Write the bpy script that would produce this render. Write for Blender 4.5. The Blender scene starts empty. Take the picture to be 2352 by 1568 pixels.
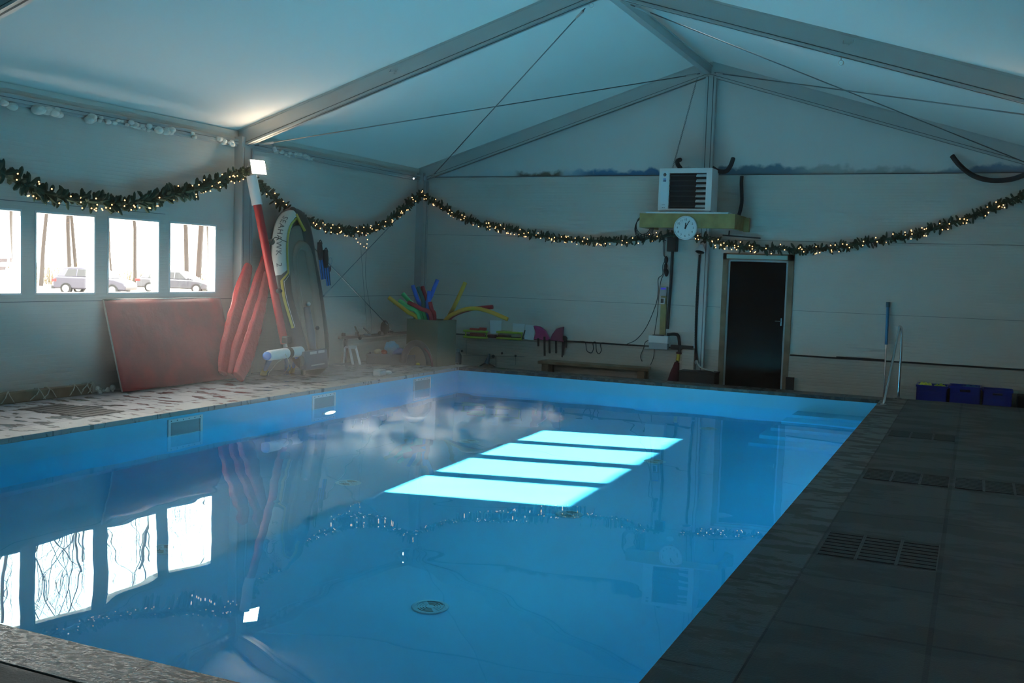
import bpy, math, random
from mathutils import Vector, Matrix
sc = bpy.context.scene
col = sc.collection
rad = math.radians

# ---------------------------------------------------------------- camera
F_PX = 2347.22
CAM = Vector((7.6311, -14.7145, 1.5982))
ya, pi_, ro = rad(-24.3507), rad(-3.9851), rad(1.9076)
FW = Vector((math.sin(ya)*math.cos(pi_), math.cos(ya)*math.cos(pi_), math.sin(pi_)))
_r = FW.cross(Vector((0, 0, 1))).normalized(); _u = _r.cross(FW)
RT = _r*math.cos(ro) + _u*math.sin(ro); UP = -_r*math.sin(ro) + _u*math.cos(ro)
cd = bpy.data.cameras.new('camera'); cam = bpy.data.objects.new('camera', cd); col.objects.link(cam)
cd.sensor_width = 36; cd.lens = 36*F_PX/2352; cd.clip_end = 500
cam.matrix_world = Matrix(((RT.x, UP.x, -FW.x, CAM.x), (RT.y, UP.y, -FW.y, CAM.y), (RT.z, UP.z, -FW.z, CAM.z), (0, 0, 0, 1)))
sc.camera = cam

# ---------------------------------------------------------------- world, sun, exposure
w = bpy.data.worlds.new('world'); sc.world = w; w.use_nodes = True
bg = w.node_tree.nodes['Background']; bg.inputs[0].default_value = (1.0, 0.97, .93, 1); bg.inputs[1].default_value = 14
SUN_DIR = Vector((1, .255, -.449))
sl = bpy.data.lights.new('sun', 'SUN'); sl.energy = 118; sl.angle = rad(.6); sl.color = (1, .95, .88)
so = bpy.data.objects.new('sun', sl); col.objects.link(so); so.rotation_euler = SUN_DIR.to_track_quat('-Z', 'Y').to_euler()
so.location = (-30, -10, 14)
sl.cycles.is_caustics_light = True
vs = sc.view_settings
vs.view_transform = 'Standard'; vs.look = 'None'; vs.gamma = 1; vs.use_curve_mapping = False
vs.exposure = 0.0
sc.cycles.max_bounces = 10; sc.cycles.diffuse_bounces = 5; sc.cycles.glossy_bounces = 4
sc.cycles.transmission_bounces = 8; sc.cycles.transparent_max_bounces = 16; sc.cycles.volume_bounces = 0
sc.cycles.sample_clamp_indirect = 40.0
sc.cycles.use_denoising = True
sc.cycles.use_light_tree = False

# ---------------------------------------------------------------- helpers
def at(px, py, axis, val):
    """the point of the plane axis = val that lies at pixel (px, py) of the 2352x1568 photograph"""
    d = RT*((px-1176)/F_PX) - UP*((py-784)/F_PX) + FW
    a = 'xyz'.index(axis)
    return CAM + d*((val-CAM[a])/d[a])

class MB:
    def __init__(s): s.v = []; s.f = []; s.m = []; s.k = 0
    def add(s, vs, fs):
        n = len(s.v); s.v += [tuple(v) for v in vs]; s.f += [tuple(i+n for i in f) for f in fs]; s.m += [s.k]*len(fs); return s
    def mat(s, k): s.k = k; return s
    def box(s, a, b):
        x0, x1 = sorted((a[0], b[0])); y0, y1 = sorted((a[1], b[1])); z0, z1 = sorted((a[2], b[2]))
        return s.add([(x0,y0,z0),(x1,y0,z0),(x1,y1,z0),(x0,y1,z0),(x0,y0,z1),(x1,y0,z1),(x1,y1,z1),(x0,y1,z1)],
                     [(0,3,2,1),(4,5,6,7),(0,1,5,4),(1,2,6,5),(2,3,7,6),(3,0,4,7)])
    def hexa(s, p):   # 8 corners: bottom 4 ccw, top 4 ccw
        return s.add(p, [(0,3,2,1),(4,5,6,7),(0,1,5,4),(1,2,6,5),(2,3,7,6),(3,0,4,7)])
    def bar(s, a, b, w, h, up=(0, 0, 1)):
        a = Vector(a); b = Vector(b); t = (b-a).normalized(); up = Vector(up)
        sd = t.cross(up); sd = sd.normalized() if sd.length > 1e-4 else t.orthogonal().normalized()
        u = sd.cross(t).normalized(); c = []
        for q in (a, b):
            c += [q-sd*w/2-u*h/2, q+sd*w/2-u*h/2, q+sd*w/2+u*h/2, q-sd*w/2+u*h/2]
        return s.add(c, [(0,3,2,1),(4,5,6,7),(0,1,5,4),(1,2,6,5),(2,3,7,6),(3,0,4,7)])
    def tube(s, pts, r, n=10, closed=False, caps=True, flat=None):
        pts = [Vector(p) for p in pts]; N = len(pts)
        rs = r if isinstance(r, (list, tuple)) else [r]*N
        vs = []; prev = None
        for i, p in enumerate(pts):
            if closed: t = pts[(i+1) % N]-pts[i-1]
            else: t = pts[min(i+1, N-1)]-pts[max(i-1, 0)]
            t.normalize()
            if prev is None: a = (Vector(flat) if flat else t.orthogonal()); a = (a-t*a.dot(t)).normalized()
            else:
                a = prev-t*prev.dot(t)
                a = a.normalized() if a.length > 1e-5 else t.orthogonal().normalized()
            prev = a; b = t.cross(a)
            ri = rs[i]; ra, rb = ri if isinstance(ri, (list, tuple)) else (ri, ri)
            for k in range(n):
                g = 2*math.pi*k/n; vs.append(p+a*math.cos(g)*ra+b*math.sin(g)*rb)
        fs = []
        for i in range(N if closed else N-1):
            for k in range(n):
                j = (i+1) % N; k2 = (k+1) % n
                fs.append((i*n+k, i*n+k2, j*n+k2, j*n+k))
        if caps and not closed:
            fs.append(tuple(range(n))[::-1]); fs.append(tuple((N-1)*n+k for k in range(n)))
        return s.add(vs, fs)
    def cyl(s, a, b, r, n=16): return s.tube([a, b], r, n)
    def ball(s, c, r, n=10, m=7, sc3=(1, 1, 1), rot=None):
        vs = []; c = Vector(c)
        for i in range(m+1):
            th = math.pi*i/m
            for k in range(n):
                g = 2*math.pi*k/n
                q = Vector((math.sin(th)*math.cos(g)*sc3[0], math.sin(th)*math.sin(g)*sc3[1], math.cos(th)*sc3[2]))*r
                if rot is not None: q = rot @ q
                vs.append(c+q)
        fs = [(i*n+k, i*n+(k+1) % n, (i+1)*n+(k+1) % n, (i+1)*n+k)[::-1] for i in range(m) for k in range(n)]
        return s.add(vs, fs)
    def lathe(s, prof, o, axis=(0, 0, 1), n=24):
        o = Vector(o); ax = Vector(axis).normalized(); a = ax.orthogonal().normalized(); b = ax.cross(a)
        vs = [o+ax*h+(a*math.cos(2*math.pi*k/n)+b*math.sin(2*math.pi*k/n))*r for r, h in prof for k in range(n)]
        N = len(prof)
        fs = [(i*n+k, i*n+(k+1) % n, (i+1)*n+(k+1) % n, (i+1)*n+k) for i in range(N-1) for k in range(n)]
        fs.append(tuple(range(n))[::-1]); fs.append(tuple((N-1)*n+k for k in range(n)))
        return s.add(vs, fs)
    def prism(s, poly, d):
        poly = [Vector(p) for p in poly]; d = Vector(d); n = len(poly)
        vs = poly+[p+d for p in poly]
        fs = [tuple(range(n))[::-1], tuple(range(n, 2*n))]+[(i, (i+1) % n, (i+1) % n+n, i+n) for i in range(n)]
        return s.add(vs, fs)
    def build(s, name, mats, parent=None, smooth=False, bevel=0, seg=2):
        me = bpy.data.meshes.new(name); me.from_pydata(s.v, [], s.f); me.update()
        if not isinstance(mats, (list, tuple)): mats = [mats]
        for m in mats: me.materials.append(m)
        if len(mats) > 1: me.polygons.foreach_set('material_index', s.m)
        if smooth: me.polygons.foreach_set('use_smooth', [True]*len(me.polygons))
        o = bpy.data.objects.new(name, me); col.objects.link(o)
        if bevel:
            b = o.modifiers.new('bevel', 'BEVEL'); b.width = bevel; b.segments = seg; b.limit_method = 'ANGLE'
            b.angle_limit = rad(35)
        if smooth == 'auto' or (smooth and bevel):
            try: me.set_sharp_from_angle(angle=rad(40))
            except Exception: pass
        if parent is not None: o.parent = parent; o.matrix_parent_inverse = parent.matrix_world.inverted()
        return o

def tag(o, label=None, cat=None, group=None, kind=None):
    if label: o['label'] = label
    if cat: o['category'] = cat
    if group: o['group'] = group
    if kind: o['kind'] = kind
    return o
def empty(name, loc, label=None, cat=None, group=None, kind=None):
    o = bpy.data.objects.new(name, None); col.objects.link(o); o.location = loc; o.empty_display_size = .1
    o.matrix_world = Matrix.Translation(Vector(loc))
    return tag(o, label, cat, group, kind)
def copy_tree(o, parent=None):
    c = o.copy(); col.objects.link(c)
    if parent is not None: c.parent = parent
    for ch in [x for x in bpy.data.objects if x.parent == o]: copy_tree(ch, c)
    return c
def bez(pts, n=8):
    pts = [Vector(p) for p in pts]; out = []
    for i in range(len(pts)-1):
        p0 = pts[max(i-1, 0)]; p1 = pts[i]; p2 = pts[i+1]; p3 = pts[min(i+2, len(pts)-1)]
        for k in range(n):
            t = k/n
            out.append(.5*((2*p1)+(p2-p0)*t+(2*p0-5*p1+4*p2-p3)*t*t+(-p0+3*p1-3*p2+p3)*t**3))
    out.append(pts[-1]); return out

# ---------------------------------------------------------------- materials
def nodes(m): m.use_nodes = True; return m.node_tree, m.node_tree.nodes['Principled BSDF']
def pmat(name, c, rough=.6, metal=0, bump=None, vary=None, spec=.5, coat=0, trans=0):
    """bump=(scale, strength, distance) noise; vary=(scale, colour2, contrast lo, hi)"""
    m = bpy.data.materials.new(name); nt, b = nodes(m); N = nt.nodes.new; L = nt.links.new
    b.inputs['Base Color'].default_value = (*c, 1); b.inputs['Roughness'].default_value = rough
    b.inputs['Metallic'].default_value = metal; b.inputs['Specular IOR Level'].default_value = spec
    b.inputs['Coat Weight'].default_value = coat; b.inputs['Transmission Weight'].default_value = trans
    if bump or vary: tc = N('ShaderNodeTexCoord')
    if bump:
        n = N('ShaderNodeTexNoise'); n.inputs['Scale'].default_value = bump[0]; n.inputs['Detail'].default_value = 4
        bp = N('ShaderNodeBump'); bp.inputs['Strength'].default_value = bump[1]; bp.inputs['Distance'].default_value = bump[2]
        L(tc.outputs['Object'], n.inputs['Vector']); L(n.outputs[0], bp.inputs['Height']); L(bp.outputs[0], b.inputs['Normal'])
    if vary:
        n = N('ShaderNodeTexNoise'); n.inputs['Scale'].default_value = vary[0]; n.inputs['Detail'].default_value = 5
        cr = N('ShaderNodeValToRGB'); cr.color_ramp.elements[0].position = vary[2]; cr.color_ramp.elements[1].position = vary[3]
        cr.color_ramp.elements[0].color = (*vary[1], 1); cr.color_ramp.elements[1].color = (*c, 1)
        L(tc.outputs['Object'], n.inputs['Vector']); L(n.outputs[0], cr.inputs[0]); L(cr.outputs[0], b.inputs['Base Color'])
    return m
def emat(name, c, s):
    m = bpy.data.materials.new(name); m.use_nodes = True; nt = m.node_tree; nt.nodes.remove(nt.nodes['Principled BSDF'])
    e = nt.nodes.new('ShaderNodeEmission'); e.inputs[0].default_value = (*c, 1); e.inputs[1].default_value = s
    nt.links.new(e.outputs[0], nt.nodes['Material Output'].inputs[0]); return m

def panel_mat(name, c, pitch=.045, strength=.25):
    """lined sandwich panel: fine horizontal grooves along z"""
    m = bpy.data.materials.new(name); nt, b = nodes(m); N = nt.nodes.new; L = nt.links.new
    b.inputs['Base Color'].default_value = (*c, 1); b.inputs['Roughness'].default_value = .42
    tc = N('ShaderNodeTexCoord'); sx = N('ShaderNodeSeparateXYZ'); L(tc.outputs['Object'], sx.inputs[0])
    mu = N('ShaderNodeMath'); mu.operation = 'MULTIPLY'; mu.inputs[1].default_value = 1/pitch; L(sx.outputs['Z'], mu.inputs[0])
    fr = N('ShaderNodeMath'); fr.operation = 'FRACT'; L(mu.outputs[0], fr.inputs[0])
    pp = N('ShaderNodeMath'); pp.operation = 'PINGPONG'; pp.inputs[1].default_value = .5; L(fr.outputs[0], pp.inputs[0])
    mr = N('ShaderNodeMapRange'); mr.inputs[1].default_value = 0; mr.inputs[2].default_value = .12; L(pp.outputs[0], mr.inputs[0])
    n = N('ShaderNodeTexNoise'); n.inputs['Scale'].default_value = 2.2; n.inputs['Detail'].default_value = 5; L(tc.outputs['Object'], n.inputs[0])
    bp = N('ShaderNodeBump'); bp.inputs['Strength'].default_value = strength; bp.inputs['Distance'].default_value = .004
    L(mr.outputs[0], bp.inputs['Height']); L(bp.outputs[0], b.inputs['Normal'])
    cr = N('ShaderNodeMixRGB'); cr.inputs[1].default_value = (c[0]*.9, c[1]*.9, c[2]*.87, 1); cr.inputs[2].default_value = (*c, 1)
    L(n.outputs[0], cr.inputs[0]); L(cr.outputs[0], b.inputs['Base Color'])
    return m

def tile_mat(name, ox, oy, w, h, offset, mortar, c1, c2, wet_scale, rough_dry=.62, rough_wet=.16, thr=.47, coat=0):
    """concrete slabs with dark joints; damp patches darker and glossier"""
    m = bpy.data.materials.new(name); nt, b = nodes(m); N = nt.nodes.new; L = nt.links.new
    tc = N('ShaderNodeTexCoord'); mp = N('ShaderNodeMapping'); mp.inputs['Location'].default_value = (-ox, -oy, 0)
    L(tc.outputs['Object'], mp.inputs[0])
    br = N('ShaderNodeTexBrick'); br.inputs['Scale'].default_value = 1; br.inputs['Mortar Size'].default_value = mortar
    br.inputs['Brick Width'].default_value = w; br.inputs['Row Height'].default_value = h; br.offset = offset
    br.inputs['Bias'].default_value = 0; br.inputs['Mortar Smooth'].default_value = .1
    L(mp.outputs[0], br.inputs[0])
    br.inputs['Color1'].default_value = (*c1, 1); br.inputs['Color2'].default_value = (*[x*.80 for x in c1], 1); br.inputs['Mortar'].default_value = (.0015, .0015, .0015, 1)
    ms = N('ShaderNodeMapping'); ms.inputs['Scale'].default_value = (1, 2.0, 1); L(tc.outputs['Object'], ms.inputs[0])
    n = N('ShaderNodeTexNoise'); n.inputs['Scale'].default_value = wet_scale; n.inputs['Detail'].default_value = 5; n.inputs['Roughness'].default_value = .62
    L(ms.outputs[0], n.inputs[0])
    cr = N('ShaderNodeValToRGB'); cr.color_ramp.elements[0].position = thr; cr.color_ramp.elements[1].position = thr+.05; L(n.outputs[0], cr.inputs[0])
    mx = N('ShaderNodeMixRGB'); mx.blend_type = 'MULTIPLY'; mx.inputs[2].default_value = (*c2, 1)
    L(cr.outputs[0], mx.inputs[0]); L(br.outputs['Color'], mx.inputs[1]); L(mx.outputs[0], b.inputs['Base Color'])
    mr = N('ShaderNodeMapRange'); mr.inputs[3].default_value = rough_dry; mr.inputs[4].default_value = rough_wet; L(cr.outputs[0], mr.inputs[0]); L(mr.outputs[0], b.inputs['Roughness'])
    if coat:
        mc = N('ShaderNodeMath'); mc.operation = 'MULTIPLY'; mc.inputs[1].default_value = coat; L(cr.outputs[0], mc.inputs[0]); L(mc.outputs[0], b.inputs['Coat Weight']); b.inputs['Coat Roughness'].default_value = .22
    n2 = N('ShaderNodeTexNoise'); n2.inputs['Scale'].default_value = 90; n2.inputs['Detail'].default_value = 3; L(tc.outputs['Object'], n2.inputs[0])
    ad = N('ShaderNodeMath'); ad.operation = 'MULTIPLY_ADD'; ad.inputs[1].default_value = -1.5; L(br.outputs['Fac'], ad.inputs[0]); L(n2.outputs[0], ad.inputs[2])
    bp = N('ShaderNodeBump'); bp.inputs['Strength'].default_value = .5; bp.inputs['Distance'].default_value = .004
    L(ad.outputs[0], bp.inputs['Height']); L(bp.outputs[0], b.inputs['Normal'])
    return m

M = {}
M['panel'] = panel_mat('white_panel', (.66, .61, .56))
M['panel_low'] = panel_mat('lower_cladding', (.56, .51, .45), .05, .6)
M['white'] = pmat('white_paint', (.75, .76, .76), .45)
M['steel'] = pmat('aluminium_profile', (.50, .51, .50), .38, .35, bump=(30, .05, .002))
M['groove'] = pmat('dark_groove', (.10, .10, .10), .6)
M['foam'] = pmat('mounting_foam', (.72, .70, .64), .9, bump=(25, .8, .02))
M['black'] = pmat('black_plastic', (.016, .017, .018), .5)
M['rubber'] = pmat('black_rubber', (.02, .02, .022), .7)
M['liner'] = pmat('blue_pool_liner', (.11, .58, .85), .38)
M['timber'] = pmat('raw_timber', (.42, .33, .13), .7, vary=(6, (.30, .22, .08), .35, .65), bump=(20, .2, .004))
M['timber_dark'] = pmat('weathered_timber', (.30, .22, .14), .75, vary=(5, (.18, .13, .08), .35, .65))
M['red_vinyl'] = pmat('red_vinyl', (.36, .028, .022), .45, bump=(2.5, .5, .05), vary=(3, (.24, .03, .03), .4, .6))
M['red_film'] = pmat('glossy_red_film', (.42, .008, .008), .16, bump=(14, .8, .02), coat=.6)
M['red_pad'] = pmat('red_padding', (.45, .03, .03), .5)
M['white_foam'] = pmat('white_foam_plastic', (.80, .80, .80), .5)
M['yellow'] = pmat('yellow_plastic', (.70, .55, .05), .45)
M['lime'] = pmat('lime_foam', (.42, .55, .05), .6)
M['blue_pl'] = pmat('blue_plastic', (.05, .22, .62), .35)
M['crate'] = pmat('dark_blue_crate', (.012, .03, .30), .45)
M['boat'] = pmat('dark_grey_vinyl', (.045, .045, .04), .34, bump=(5, .3, .02))
M['boat_in'] = pmat('taupe_vinyl', (.20, .175, .14), .4, bump=(6, .4, .02))
M['boat_seat'] = pmat('blue_grey_vinyl', (.12, .14, .17), .35)
M['boat_white'] = pmat('off_white_vinyl', (.55, .54, .50), .4)
M['boat_yellow'] = pmat('yellow_vinyl', (.50, .38, .05), .4)
M['card'] = pmat('brown_cardboard', (.22, .17, .11), .85)
M['chrome'] = pmat('polished_steel', (.55, .56, .56), .18, 1)
M['grey_pl'] = pmat('grey_plastic', (.38, .42, .45), .45)
M['paper'] = pmat('white_paper', (.75, .77, .80), .7)
M['pink'] = pmat('magenta_plastic', (.42, .03, .16), .4)
M['dkred'] = pmat('dark_red_fabric', (.10, .012, .02), .8)
M['rope'] = pmat('pale_rope', (.60, .58, .50), .8)
M['cable_steel'] = pmat('wire_rope', (.20, .21, .22), .5, .3)
M['foliage'] = pmat('artificial_fir', (.03, .065, .035), .75)
M['bark'] = pmat('tree_bark', (.045, .035, .03), .9)
M['ground'] = pmat('pale_gravel_ground', (.14, .12, .09), .95, vary=(.4, (.10, .08, .05), .3, .7))
M['grass'] = pmat('dry_grass', (.10, .075, .035), .95)
M['car_a'] = pmat('dark_blue_car_paint', (.03, .028, .05), .25, coat=.5)
M['car_b'] = pmat('grey_blue_car_paint', (.05, .05, .062), .25, coat=.5)
M['car_glass'] = pmat('car_glass', (.012, .012, .014), .1)
M['car_wheel'] = pmat('alloy', (.4, .4, .4), .3, .8)
M['tyre'] = pmat('tyre', (.01, .01, .01), .8)
M['tail'] = pmat('red_lamp_glass', (.25, .01, .01), .2)
M['plate'] = pmat('yellow_plate', (.5, .3, .02), .5)
M['bulb'] = emat('warm_fairy_bulb', (1, .50, .20), 4.0)
M['flood'] = emat('floodlight_led', (1, .80, .56), 150); M['flood_r'] = emat('floodlight_led_dim', (1, .76, .5), 38)
M['poollamp'] = emat('pool_lamp', (1, 1, 1), 8)
M['display'] = emat('blue_display', (.10, .12, 1), .35)
M['door_glass'] = pmat('black_door_glass', (.006, .007, .008), .16, spec=.12)
M['stain_g'] = pmat('grating', (.017, .0145, .0125), .55)

# translucent roof membrane
def membrane(name, stain=False):
    m = bpy.data.materials.new(name); m.use_nodes = True; nt = m.node_tree; N = nt.nodes.new; L = nt.links.new
    nt.nodes.remove(nt.nodes['Principled BSDF'])
    d = N('ShaderNodeBsdfDiffuse'); t = N('ShaderNodeBsdfTranslucent'); a = N('ShaderNodeAddShader')
    d.inputs[0].default_value = (.58, .56, .54, 1); t.inputs[0].default_value = (.0006, .0018, .0024, 1)
    if stain:
        tc = N('ShaderNodeTexCoord'); sx = N('ShaderNodeSeparateXYZ'); L(tc.outputs['Object'], sx.inputs[0])
        n = N('ShaderNodeTexNoise'); n.inputs['Scale'].default_value = 3.4; n.inputs['Detail'].default_value = 4; L(tc.outputs['Object'], n.inputs[0])
        h = N('ShaderNodeMapRange'); h.inputs[1].default_value = 3.24; h.inputs[2].default_value = 3.50; h.inputs[3].default_value = .34; h.inputs[4].default_value = -.30
        L(sx.outputs['Z'], h.inputs[0])
        ad = N('ShaderNodeMath'); ad.operation = 'ADD'; L(n.outputs[0], ad.inputs[0]); L(h.outputs[0], ad.inputs[1])
        st = N('ShaderNodeMapRange'); st.inputs[1].default_value = .55; st.inputs[2].default_value = .68; L(ad.outputs[0], st.inputs[0])
        cr = N('ShaderNodeValToRGB'); L(sx.outputs['X'], cr.inputs[0])
        mp = N('ShaderNodeMapRange'); mp.inputs[1].default_value = -2; mp.inputs[2].default_value = 9; L(sx.outputs['X'], mp.inputs[0]); L(mp.outputs[0], cr.inputs[0])
        el = cr.color_ramp.elements; el[0].position = 0; el[0].color = (.55, .60, .62, 1); el[1].position = 1; el[1].color = (.30, .36, .42, 1)
        for p_, c_ in ((.19, (.5, .55, .55, 1)), (.20, (.10, .075, .04, 1)), (.265, (.12, .09, .05, 1)), (.275, (.42, .5, .55, 1)), (.32, (.03, .16, .30, 1)), (.42, (.03, .14, .28, 1)),
                       (.52, (.06, .14, .20, 1)), (.62, (.10, .2, .26, 1)), (.66, (.35, .36, .34, 1)), (.80, (.32, .34, .33, 1)), (.86, (.10, .2, .3, 1))):
            e = cr.color_ramp.elements.new(p_); e.color = c_
        mx = N('ShaderNodeMixRGB'); mx.inputs[1].default_value = (.58, .56, .54, 1); L(st.outputs[0], mx.inputs[0]); L(cr.outputs[0], mx.inputs[2]); L(mx.outputs[0], d.inputs[0])
        inv = N('ShaderNodeMixRGB'); inv.inputs[1].default_value = (.0006, .0018, .0024, 1); inv.inputs[2].default_value = (.0005, .001, .0015, 1)
        L(st.outputs[0], inv.inputs[0]); L(inv.outputs[0], t.inputs[0])
    L(d.outputs[0], a.inputs[0]); L(t.outputs[0], a.inputs[1]); L(a.outputs[0], nt.nodes['Material Output'].inputs[0])
    return m
M['roof'] = membrane('roof_membrane'); M['gable'] = membrane('gable_membrane', True)

def glass_pane_mat():
    m = bpy.data.materials.new('window_glass'); m.use_nodes = True; nt = m.node_tree; N = nt.nodes.new; L = nt.links.new
    nt.nodes.remove(nt.nodes['Principled BSDF'])
    g = N('ShaderNodeBsdfGlossy'); g.inputs['Roughness'].default_value = 0; t = N('ShaderNodeBsdfTransparent'); t.inputs[0].default_value = (.94, .96, .95, 1)
    mx = N('ShaderNodeMixShader'); f = N('ShaderNodeFresnel'); ge = N('ShaderNodeNewGeometry'); mr = N('ShaderNodeMapRange')
    mr.inputs[3].default_value = 1.45; mr.inputs[4].default_value = 1/1.45; L(ge.outputs['Backfacing'], mr.inputs[0]); L(mr.outputs[0], f.inputs[0])
    L(f.outputs[0], mx.inputs[0]); L(t.outputs[0], mx.inputs[1]); L(g.outputs[0], mx.inputs[2]); L(mx.outputs[0], nt.nodes['Material Output'].inputs[0])
    return m
M['pane'] = glass_pane_mat()
def water_mat():
    m = bpy.data.materials.new('pool_water'); m.use_nodes = True; nt = m.node_tree
    nt.nodes.remove(nt.nodes['Principled BSDF'])
    g = nt.nodes.new('ShaderNodeBsdfGlass'); g.inputs['IOR'].default_value = 1.333; g.inputs['Roughness'].default_value = 0
    g.inputs[0].default_value = (.78, .97, 1, 1)
    nt.links.new(g.outputs[0], nt.nodes['Material Output'].inputs[0]); return m
M['water'] = water_mat()

# slabs: right deck joints at x = 6.84 / 7.53, left deck, coping
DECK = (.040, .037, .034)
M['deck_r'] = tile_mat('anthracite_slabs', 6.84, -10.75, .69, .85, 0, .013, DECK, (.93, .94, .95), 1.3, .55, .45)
M['deck_l'] = tile_mat('damp_glare_slabs', -2.2, -9.6, .60, .60, 0, .006, (.36, .34, .355), (.5, .5, .5), 3.0, .5, .20, .52, 1.0)  # damp slabs, base colour lightened to carry the glare from the windows
M['cope_l'] = tile_mat('wet_glare_coping', -1, -11.95, 3.0, 1.31, 0, .004, (.40, .375, .36), (.55, .55, .55), 4.0, .5, .22, .55, 1.0)  # same slabs as the right coping, window glare painted in as a paler colour
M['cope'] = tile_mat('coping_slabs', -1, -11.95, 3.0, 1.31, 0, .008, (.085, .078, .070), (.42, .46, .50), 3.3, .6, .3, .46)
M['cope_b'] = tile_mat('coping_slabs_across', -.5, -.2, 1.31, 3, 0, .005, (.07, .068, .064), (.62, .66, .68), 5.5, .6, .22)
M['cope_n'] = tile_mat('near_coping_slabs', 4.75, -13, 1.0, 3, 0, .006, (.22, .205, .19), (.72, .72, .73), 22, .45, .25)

# ---------------------------------------------------------------- pool and deck
PX0, PX1, PY0, PY1 = .04, 6.51, -11.67, 0.0
ZW, ZF = -.24, -1.42
XL, XR, YB, YFRONT = -1.77, 8.76, 1.82, -18.6
def struct(o): o['kind'] = 'structure'; return o
b = MB()
b.box((PX0-.1, PY0-.1, ZF-.1), (PX1+.1, PY1+.1, ZF))
T = .1
b.box((PX0-T, PY0-T, ZF), (PX0, PY1+T, -.05)); b.box((PX1, PY0-T, ZF), (PX1+T, PY1+T, -.05))
b.box((PX0, PY1, ZF), (PX1, PY1+T, -.05)); b.box((PX0, PY0-T, ZF), (PX1, PY0, -.05))
liner = struct(b.build('pool_basin', M['liner'])); liner.cycles.is_caustics_receiver = True
b = MB()
for i, (y, z) in enumerate(((-.50, -.262), (-.95, -.50), (-1.38, -.74), (-1.8, -.97), (-2.2, -1.2))):
    b.box((5.42-.06*i, y, ZF), (PX1, 0 if i == 0 else (-.50, -.95, -1.38, -1.8)[i-1], z))
st = struct(b.build('pool_steps', M['liner'], bevel=.012)); st.cycles.is_caustics_receiver = True

random.seed(3)
nx, ny = 110, 200
vs_, fs_ = [], []
waves = [(random.uniform(0, 6.28), random.uniform(.35, 1.5), random.uniform(0, 6.28)) for _ in range(14)]
for j in range(ny+1):
    for i in range(nx+1):
        x = PX0+(PX1-PX0)*i/nx; y = PY0+(PY1-PY0)*j/ny
        z = sum(math.sin((x*math.cos(a)+y*math.sin(a))*6.28/l+ph)*l*.00022 for a, l, ph in waves)
        vs_.append((x, y, ZW+z))
for j in range(ny):
    for i in range(nx):
        a = j*(nx+1)+i; fs_.append((a, a+1, a+nx+2, a+nx+1))
me = bpy.data.meshes.new('pool_water'); me.from_pydata(vs_, [], fs_); me.materials.append(M['water'])
me.polygons.foreach_set('use_smooth', [True]*len(me.polygons))
water = bpy.data.objects.new('pool_water', me); col.objects.link(water); water.cycles.is_caustics_caster = True
tag(water, 'still clear water filling the blue lined pool', 'water', kind='stuff')

CW = .34
struct(MB().box((PX1, PY0-.33, -.05), (6.84, .40, 0)).build('coping_right', M['cope'], bevel=.004))
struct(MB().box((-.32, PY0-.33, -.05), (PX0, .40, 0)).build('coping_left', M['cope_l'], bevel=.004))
struct(MB().box((PX0, PY1, -.05), (PX1, .40, 0)).build('coping_back', M['cope_b'], bevel=.004))
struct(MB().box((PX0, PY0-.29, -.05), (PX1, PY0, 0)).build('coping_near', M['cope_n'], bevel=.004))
b = MB()
b.box((6.84, YFRONT, -.3), (XR, .40, 0)); b.build('floor', M['deck_r'])['kind'] = 'structure'
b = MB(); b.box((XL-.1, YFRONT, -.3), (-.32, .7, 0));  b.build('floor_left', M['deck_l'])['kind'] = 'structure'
b = MB(); b.box((-.32, YFRONT, -.3), (6.84, PY0-.30, -.002)); b.build('floor_near', M['deck_r'])['kind'] = 'structure'
b = MB(); b.box((XL, .70, -.4), (-.16, YB+.1, -.15)); b.box((-.32, .4, -.4), (-.16, .7, -.15)); b.box((-.16, .40, -.4), (XR, YB+.1, -.15)); b.build('floor_back', M['deck_r'])['kind'] = 'structure'
b = MB(); b.box((-.32, .30, -.3), (6.84, .40, -.05)); b.box((6.61, -12, -.3), (6.84, .30, -.05)); b.box((-.32, -12, -.3), (-.06, .30, -.05)); b.box((-.06, -12, -.3), (6.61, -11.78, -.05))
struct(b.build('deck_foundation', M['stain_g']))
# grooved grating slabs let into the deck
def grating(x0, x1, y0, y1, z=.003, bars=9, splits=3, mat=None):
    g = MB(); g.box((x0, y0, -.01), (x1, y1, z)); g.build('slab', M['groove'])
    return g
def grate_slab(x0, y0, x1, y1, label, along='x'):
    m = MB(); m.box((x0, y0, .0005), (x1, y1, .002)); 
    e = m.build('grooved_slab', M['groove'])
    r = MB(); n = 8
    for k in range(n):
        if along == 'x':
            ya_ = y0+(y1-y0)*(k+.12)/n; yb_ = y0+(y1-y0)*(k+.88)/n; r.box((x0+.006, ya_, .002), (x1-.006, yb_, .006))
        else:
            xa_ = x0+(x1-x0)*(k+.12)/n; xb_ = x0+(x1-x0)*(k+.88)/n; r.box((xa_, y0+.006, .002), (xb_, y1-.006, .006))
    r.build('ribs', M['stain_g'], e)
    tag(e, label, 'floor slab', 'grooved slabs let into the deck'); return e
for row, (y0, y1, names) in enumerate(((-8.60, -7.97, 'nearest the camera'), (-6.0, -5.5, 'in the middle of the right deck'), (-3.4, -2.95, 'farthest, by the pool steps'))):
    n_ = 3 if row != 1 else 6
    xs = [6.86+(.66)*k/3 for k in range(4)] + ([7.55+.66*k/3 for k in range(4)] if n_ == 6 else [])
    k_ = 0
    for a_ in range(len(xs)-1):
        if xs[a_+1]-xs[a_] < .1: continue
        side = ('beside the coping', 'second from the coping', 'third from the coping', 'fourth from the coping', 'fifth from the coping', 'sixth from the coping')[k_]
        grate_slab(xs[a_]+.004, y0, xs[a_+1]-.004, y1, f'dark grooved deck slab {side}, row {names}'); k_ += 1
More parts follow.
